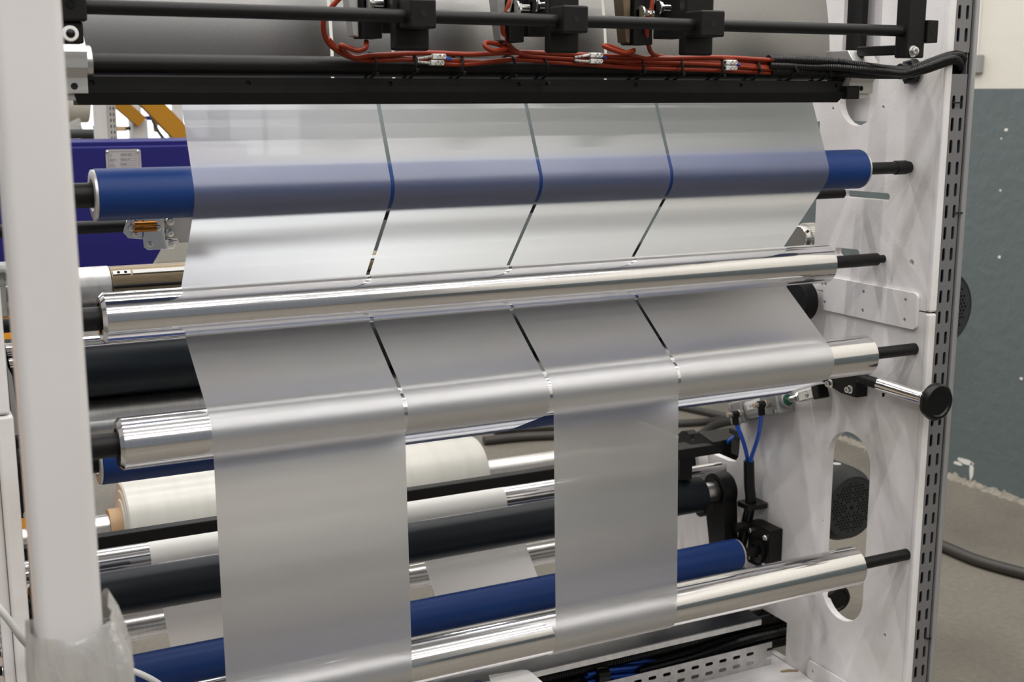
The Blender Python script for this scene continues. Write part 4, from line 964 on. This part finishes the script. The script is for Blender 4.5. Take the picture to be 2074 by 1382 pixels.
# black rail, hinge bracket, bronze air shaft
hb_ = thing('hinge_bracket', 'chrome hinge bracket with springs and cross-head screws under the blue roller', 'bracket', (.5, 2.08, hy(320, 505, 2.08).z))
def hp(px, py): p = hy(px, py, 2.083); return (p.x, p.z)
plate('first_leaf', [hp(249, 470), hp(260, 483), hp(289, 485), hp(290, 440), hp(260, 440)], [], .006, IN_XZ(2.083), 'chrome', hb_, .001)
plate('second_leaf', [hp(289, 488), hp(290, 500), hp(298, 506), hp(350, 504), hp(357, 498), hp(357, 486), hp(333, 484), hp(330, 440), hp(291, 440)], [], .006, IN_XZ(2.076), 'chrome', hb_, .001)
plate('base_leaf', [hp(333, 484), hp(362, 484), hp(366, 493), hp(420, 491), hp(420, 440), hp(331, 440)], [], .006, IN_XZ(2.0895), 'clamp_alu', hb_, .001)
for (px, py, r, m_) in ((268, 463, .0042, 'zinc'), (275, 475, .0042, 'zinc'), (275, 451, .0042, 'zinc'), (304, 495, .0045, 'zinc'), (320, 462, .0045, 'zinc'), (345, 473, .0058, 'zinc'), (346, 449, .0058, 'zinc'), (348, 493, .0048, 'zinc')):
    p = hy(px, py, 2.074); lathe('screw', (p.x, 2.0893, p.z), (0, -1, 0), [(0, r*1.25), (.013 , r*1.25), (.014, r*1.15), (.0145, r*.7), (.019, r*.65), (.019, r*.3), (.017, .0)], m_, hb_, 20)
for (py, m_) in ((455, 'copper_rod'), (466, 'copper_rod')):
    a, b = hy(272, py, 2.066), hy(318, py-2, 2.066); cyl('spring', a, b, .0038, m_, hb_, 14)
# bronze air shaft
bc = hy(300, 577, 2.45); BR = .040
bsft = thing('air_shaft', 'bronze anodised air shaft with silver collar behind the polished roller', 'shaft', (.9, 2.45, bc.z-BR))
xj = hy(224, 570, 2.43).x
cyl('shaft_body', (xj, 2.45, bc.z), (1.15, 2.45, bc.z), BR, 'bronze', bsft, 64); cyl('silver_collar', (.13, 2.45, bc.z), (xj-.0002, 2.45, bc.z), BR*1.03, 'galvanised', bsft, 48)
a60 = math.radians(132)
kx = xj+.004
for nm, l0, l1, m_ in (('strip_stop', .004, .036, 'clamp_alu'), ('air_strip', .04, .7, 'white_plastic')):
    v = []; f = []
    for s in (xj+l0, xj+l1):
        for a in (a60-.10, a60+.10):
            for r in (BR*.98, BR+.0025): v.append((s, 2.45+r*math.cos(a), bc.z+r*math.sin(a)))
    f = [(0, 1, 3, 2), (4, 6, 7, 5), (0, 2, 6, 4), (1, 5, 7, 3), (0, 4, 5, 1), (2, 3, 7, 6)]
    finish(nm, v, f, m_, bsft)
for dx in (.014, .027):
    r = BR+.0026; c_ = Vector((xj+dx, 2.45+r*math.cos(a60), bc.z+r*math.sin(a60))); lathe('stop_screw', c_-Vector((0, math.cos(a60), math.sin(a60)))*.002, (0, math.cos(a60), math.sin(a60)), [(0, .003), (.0022, .003)], 'recess_shade', bsft, 12)
v, f = sweep_vf([(xj+.002, 2.45+(BR)*math.cos(math.radians(172)), bc.z+BR*math.sin(math.radians(172))), (1.15, 2.45+BR*math.cos(math.radians(172)), bc.z+BR*math.sin(math.radians(172)))], .0035, 8)
finish('groove_bead', v, f, 'black_oxide', bsft, True)
s9 = hy(180, 678, 2.2); 
tag(cyl('cross_shaft', (.155, 2.16, hy(185, 692, 2.16).z), (1.5, 2.16, hy(185, 692, 2.16).z), .009, 'chrome'), 'slim chrome shaft end under the first polished roller', 'shaft')

# ================================================================== BACKGROUND MACHINES
BGY = 3.6
bm_ = thing('blue_machine', 'deep blue machine cabinet with a small metal name plate', 'machine', (.4, BGY, FLOOR))
def bp(px, py): p = hy(px, py, BGY); return (p.x, p.z)
tl, trp = bp(100, 301), bp(420, 293)
zt_ = (hy(150, 299.5, BGY).z+hy(370, 294, BGY).z)/2
cor = bp(355, 455)
plate('cabinet_face', [(-.5, bp(200, 660)[1]), (bp(262, 600)[0], bp(200, 660)[1]), bp(307, 541), cor, (bp(352, 440)[0]+.22, zt_-.25), (bp(352, 440)[0]+.22, zt_), (-.5, zt_)], [], .04, IN_XZ(BGY), 'blue_paint', bm_, .004)
box('top_flange', -.5, cor[0]+.2, BGY+.0402, BGY+.30, zt_-.006, zt_+.012, 'blue_paint', bm_, .002)
x0, z1 = bp(213, 303); x1, z0 = bp(288, 372)
box('cabinet_leg', -.5, -.42, BGY, BGY+.3, FLOOR, bp(200, 660)[1], 'blue_paint', bm_); box('cabinet_leg', -.1, -.02, BGY+.1, BGY+.3, FLOOR, bp(200, 660)[1]+.01, 'blue_paint', bm_)
npl = plate('name_plate', rrect(x0, x1, z0, z1, .006), [], .003, lambda u, v, t: (u, BGY-.0005-t, v), 'name_plate', bm_)
for (px, py) in ((217, 308), (279, 307)):
    p = hy(px, py, BGY-.0036); lathe('rivet', (p.x, BGY-.0036, p.z), (0, -1, 0), [(0, .0045), (.002, .004), (.003, .002), (.003, 0)], 'zinc', npl, 14)
e_ = .0055; plate('engraved_border', [(x0+e_, z0+e_), (x1-e_, z0+e_), (x1-e_, z1-e_), (x0+e_, z1-e_)], [[(x0+e_+.0007, z0+e_+.0007), (x1-e_-.0007, z0+e_+.0007), (x1-e_-.0007, z1-e_-.0007), (x0+e_+.0007, z1-e_-.0007)]], .0003, lambda u, v, t: (u, BGY-.0036-t, v), 'motor_grey', npl)
for (py, s1, s2, s3) in ((313.5, 'Tip', 'Type', 'DS MATE - SN402'), (323.5, 'Model No', 'Model No', 'CASTR N - 140'), (333, 'Seri No', 'Serial Number', '13110904'), (342.5, 'Uretim Tarihi', 'Prod. Date', '1.2010')):
    p = hy(222, py+1.2, BGY-.0038); text('plate_text', s1, p, .0042, 'print_dark', npl)
    p = hy(222, py+4.6, BGY-.0038); text('plate_text', s2, p, .0028, 'print_dark', npl)
    a, b = hy(244, py-2.6, BGY-.0037), hy(276, py+1.8, BGY-.0037)
    fr = .0004
    plate('text_box', [(a.x, b.z), (b.x, b.z), (b.x, a.z), (a.x, a.z)], [[(a.x+fr, b.z+fr), (b.x-fr, b.z+fr), (b.x-fr, a.z-fr), (a.x+fr, a.z-fr)]], .0003, lambda u, v, t: (u, BGY-.0036-t, v), 'print_dark', npl)
    p = hy(245.5, py+1.0, BGY-.0038); text('plate_text', s3, p, .0036, 'print_dark', npl)
# white slotted upright beyond the blue cabinet
UY = 4.6
x0, x1 = hy(219, 260, UY).x, hy(237, 260, UY).x
su = thing('slotted_upright', 'pale slotted upright with two rows of slots beyond the blue cabinet', 'upright', ((x0+x1)/2, UY, FLOOR))
for seg in range(3):
    hs = []; za, zb = -.16+.164*seg, -.16+.164*(seg+1)
    for k in range(8):
        z = za+.0045+.0205*k
        for fx_ in (.36, .72): hs.append(capsule((x0+(x1-x0)*fx_, z+.001), (x0+(x1-x0)*fx_, z+.0085), .0021, 5))
    plate('slotted_face', [(x0, za), (x1, za), (x1, zb), (x0, zb)], hs, .004, IN_XZ(UY), 'upright_grey', su)
box('plain_face', x0, x1, UY, UY+.004, FLOOR, -.16, 'upright_grey', su, 0); box('plain_face', x0, x1, UY, UY+.004, .332, 1.0, 'upright_grey', su, 0)
box('channel', x0-.04, x0-.0002, UY, UY+.06, FLOOR, 1.0, 'machine_white', su, .003); box('channel_back', x0, x1, UY+.006, UY+.010, FLOOR, 1.0, 'recess_shade', su, 0)  # channel_back is blackened to paint shade behind the upright's slots
# ochre diagonal braces
for i, (pa, pb, wd_, yy, m_, lb_) in enumerate((((355, 205), (420, 280), .062, 4.5, 'ochre_paint', 'broad ochre diagonal brace beside the film edge'), ((236, 195), (282, 240), .048, 5.2, 'ochre_paint', 'slim ochre diagonal brace behind the slotted upright'))):
    if i == 0: A, B = hy(255, 150, yy), hy(400, 300, yy)
    else: A, B = hy(200, 170, yy), hy(290, 246, yy)
    A, B = Vector(A), Vector(B); d_ = (B-A).normalized(); n_ = Vector((-d_.z, 0, d_.x)); n_ = n_ if n_.z > 0 else -n_
    off = (hy(330, 232, yy) if i == 0 else hy(262, 225, yy))
    mid = A+d_*((off-A).dot(d_)); sh = off-mid; A, B = A+sh, B+sh
    h = n_*wd_/2
    vv = [A-h, B-h, B+h, A+h]; vv = vv+[q+Vector((0, .05, 0)) for q in vv]
    t = thing('diagonal_brace', lb_, 'brace', (B.x, B.y, min(q.z for q in vv)))
    finish('beam', [tuple(q) for q in vv], [(0, 1, 2, 3), (7, 6, 5, 4), (0, 4, 5, 1), (1, 5, 6, 2), (2, 6, 7, 3), (3, 7, 4, 0)], m_, t)
    lo = B; box('foot_post', lo.x-.03, lo.x+.03, yy+.0502, yy+.10, FLOOR, lo.z+.01, 'machine_white', t, .003)
# white rear machine with rods
rm = thing('white_rear_machine', 'pale rear machine frame with rods standing in front of the windows', 'machine', (.6, 6.0, FLOOR))
def rb(name, px0, px1, py0, py1, y, m, dep=.06):
    a, b = hy(px0, py0, y), hy(px1, py1, y)
    if py1 == 700: b.z = FLOOR
    return box(name, a.x, b.x, y, y+dep, b.z, a.z, m, rm, .003)
rb('upright', 282, 290, 195, 700, 6.0, 'machine_white'); rb('upright', 293, 322, 235, 700, 6.2, 'upright_grey', .3); rb('blue_tie', 292, 321, 235, 244, 6.0, 'blue_paint')
rb('ochre_lug', 314, 321, 245, 268, 6.05, 'ochre_paint'); rb('blue_strip', 345, 349, 255, 286, 6.0, 'blue_paint'); rb('pale_column', 351, 375, 205, 290, 6.1, 'machine_white'); rb('rail', 238, 375, 281, 286, 5.4, 'machine_white')
rb('grey_arm', 128, 170, 262, 276, 5.6, 'galvanised'); rb('grey_pad', 166, 190, 264, 283, 5.55, 'grey_casting', .04); rb('clamp_piece', 238, 258, 256, 266, 5.6, 'cardboard', .05); rb('base_beam', 90, 380, 286, 292, 5.7, 'machine_white')
a, b = hy(138, 272, 5.5), hy(206, 271, 5.5); cyl('dark_cylinder', a, b, .021, 'motor_grey', rm); a, b = hy(206, 272, 5.5), hy(217, 272, 5.5); cyl('cylinder_rod', a, b, .006, 'black_oxide', rm)
a, b = hy(255, 260, 5.6), hy(290, 260, 5.6); cyl('rod', a, b, .008, 'black_oxide', rm); a, b = hy(160, 286, 5.4), hy(292, 283, 5.4); cyl('rod', a, b, .007, 'black_oxide', rm)
wh = hy(148, 250, 5.9); plate('grey_fin', [(hy(128, 262, 5.9).x, hy(128, 262, 5.9).z), (hy(168, 262, 5.9).x, wh.z-.03), (hy(162, 240, 5.9).x, hy(162, 240, 5.9).z), (hy(128, 262, 5.9).x, hy(128, 256, 5.9).z)], [], .05, IN_XZ(5.9), 'galvanised', rm)
tag(tube('hanging_cable', [hy(296, 205, 5.3), hy(306, 235, 5.3), hy(318, 262, 5.3), hy(334, 284, 5.3), hy(350, 300, 5.3)], .007, 'hose_black', None, 8, 8), 'dark cable hanging diagonally behind the ochre brace', 'cable')
tube('hose', [hy(189, 257, 5.56), hy(200, 260, 5.54), hy(205, 268, 5.5), hy(206, 272, 5.5)], .007, 'black_plastic', rm, 8, 8)
drm = thing('pale_drum', 'pale round drum on a stand in the distance beside the blurred post', 'drum', (.3, 6.4, FLOOR))
q = hy(118, 215, 6.4); cyl('drum', (q.x-.25, 6.4, q.z+.08), (q.x+.13, 6.4, q.z+.08), .16, 'wall_cream', drm, 48)
box('drum_stand', q.x-.20, q.x-.10, 6.35, 6.45, FLOOR, q.z, 'wall_cream', drm)

ws = thing('wall_strip', 'slim clear plastic strip with a grey end clip on the cream wall', 'wall strip', hx(1973, 130, WX-.02))
a, b = hx(1979, -60, WX-.01), hx(1969, 126, WX-.01); box('strip', WX-.014, WX-.0002, b.y-.02, b.y+.03, b.z, a.z, 'white_plastic', ws)
a = hx(1972, 128, WX-.02); box('end_clip', WX-.022, WX-.0002, a.y-.03, a.y+.02, a.z-.035, a.z+.03, 'grey_casting', ws)
ZG = -1.195
gpz = thing('grey_cover_plate', 'pale grey rounded plate with a bright bolt lying on the steel strip', 'plate', hz(1040, 1385, ZG))
oc = [hz(*q, ZG) for q in ((990, 1368), (1058, 1357), (1068, 1357.5), (1076, 1362), (1100, 1383), (1135, 1418), (1010, 1440))]
plate('plate', [(q.x, q.y) for q in oc], [], .006, lambda u, v, t: (u, v, ZG-.006+t), 'white_paint', gpz)
q = hz(968, 1384, ZG); cyl('bolt_head', (q.x, q.y, ZG-.02), (q.x, q.y, ZG+.002), .011, 'zinc', gpz); box('plate_foot', q.x-.012, oc[0].x+.01, q.y-.01, q.y+.01, ZG-.0262, ZG-.0062, 'white_paint', gpz)
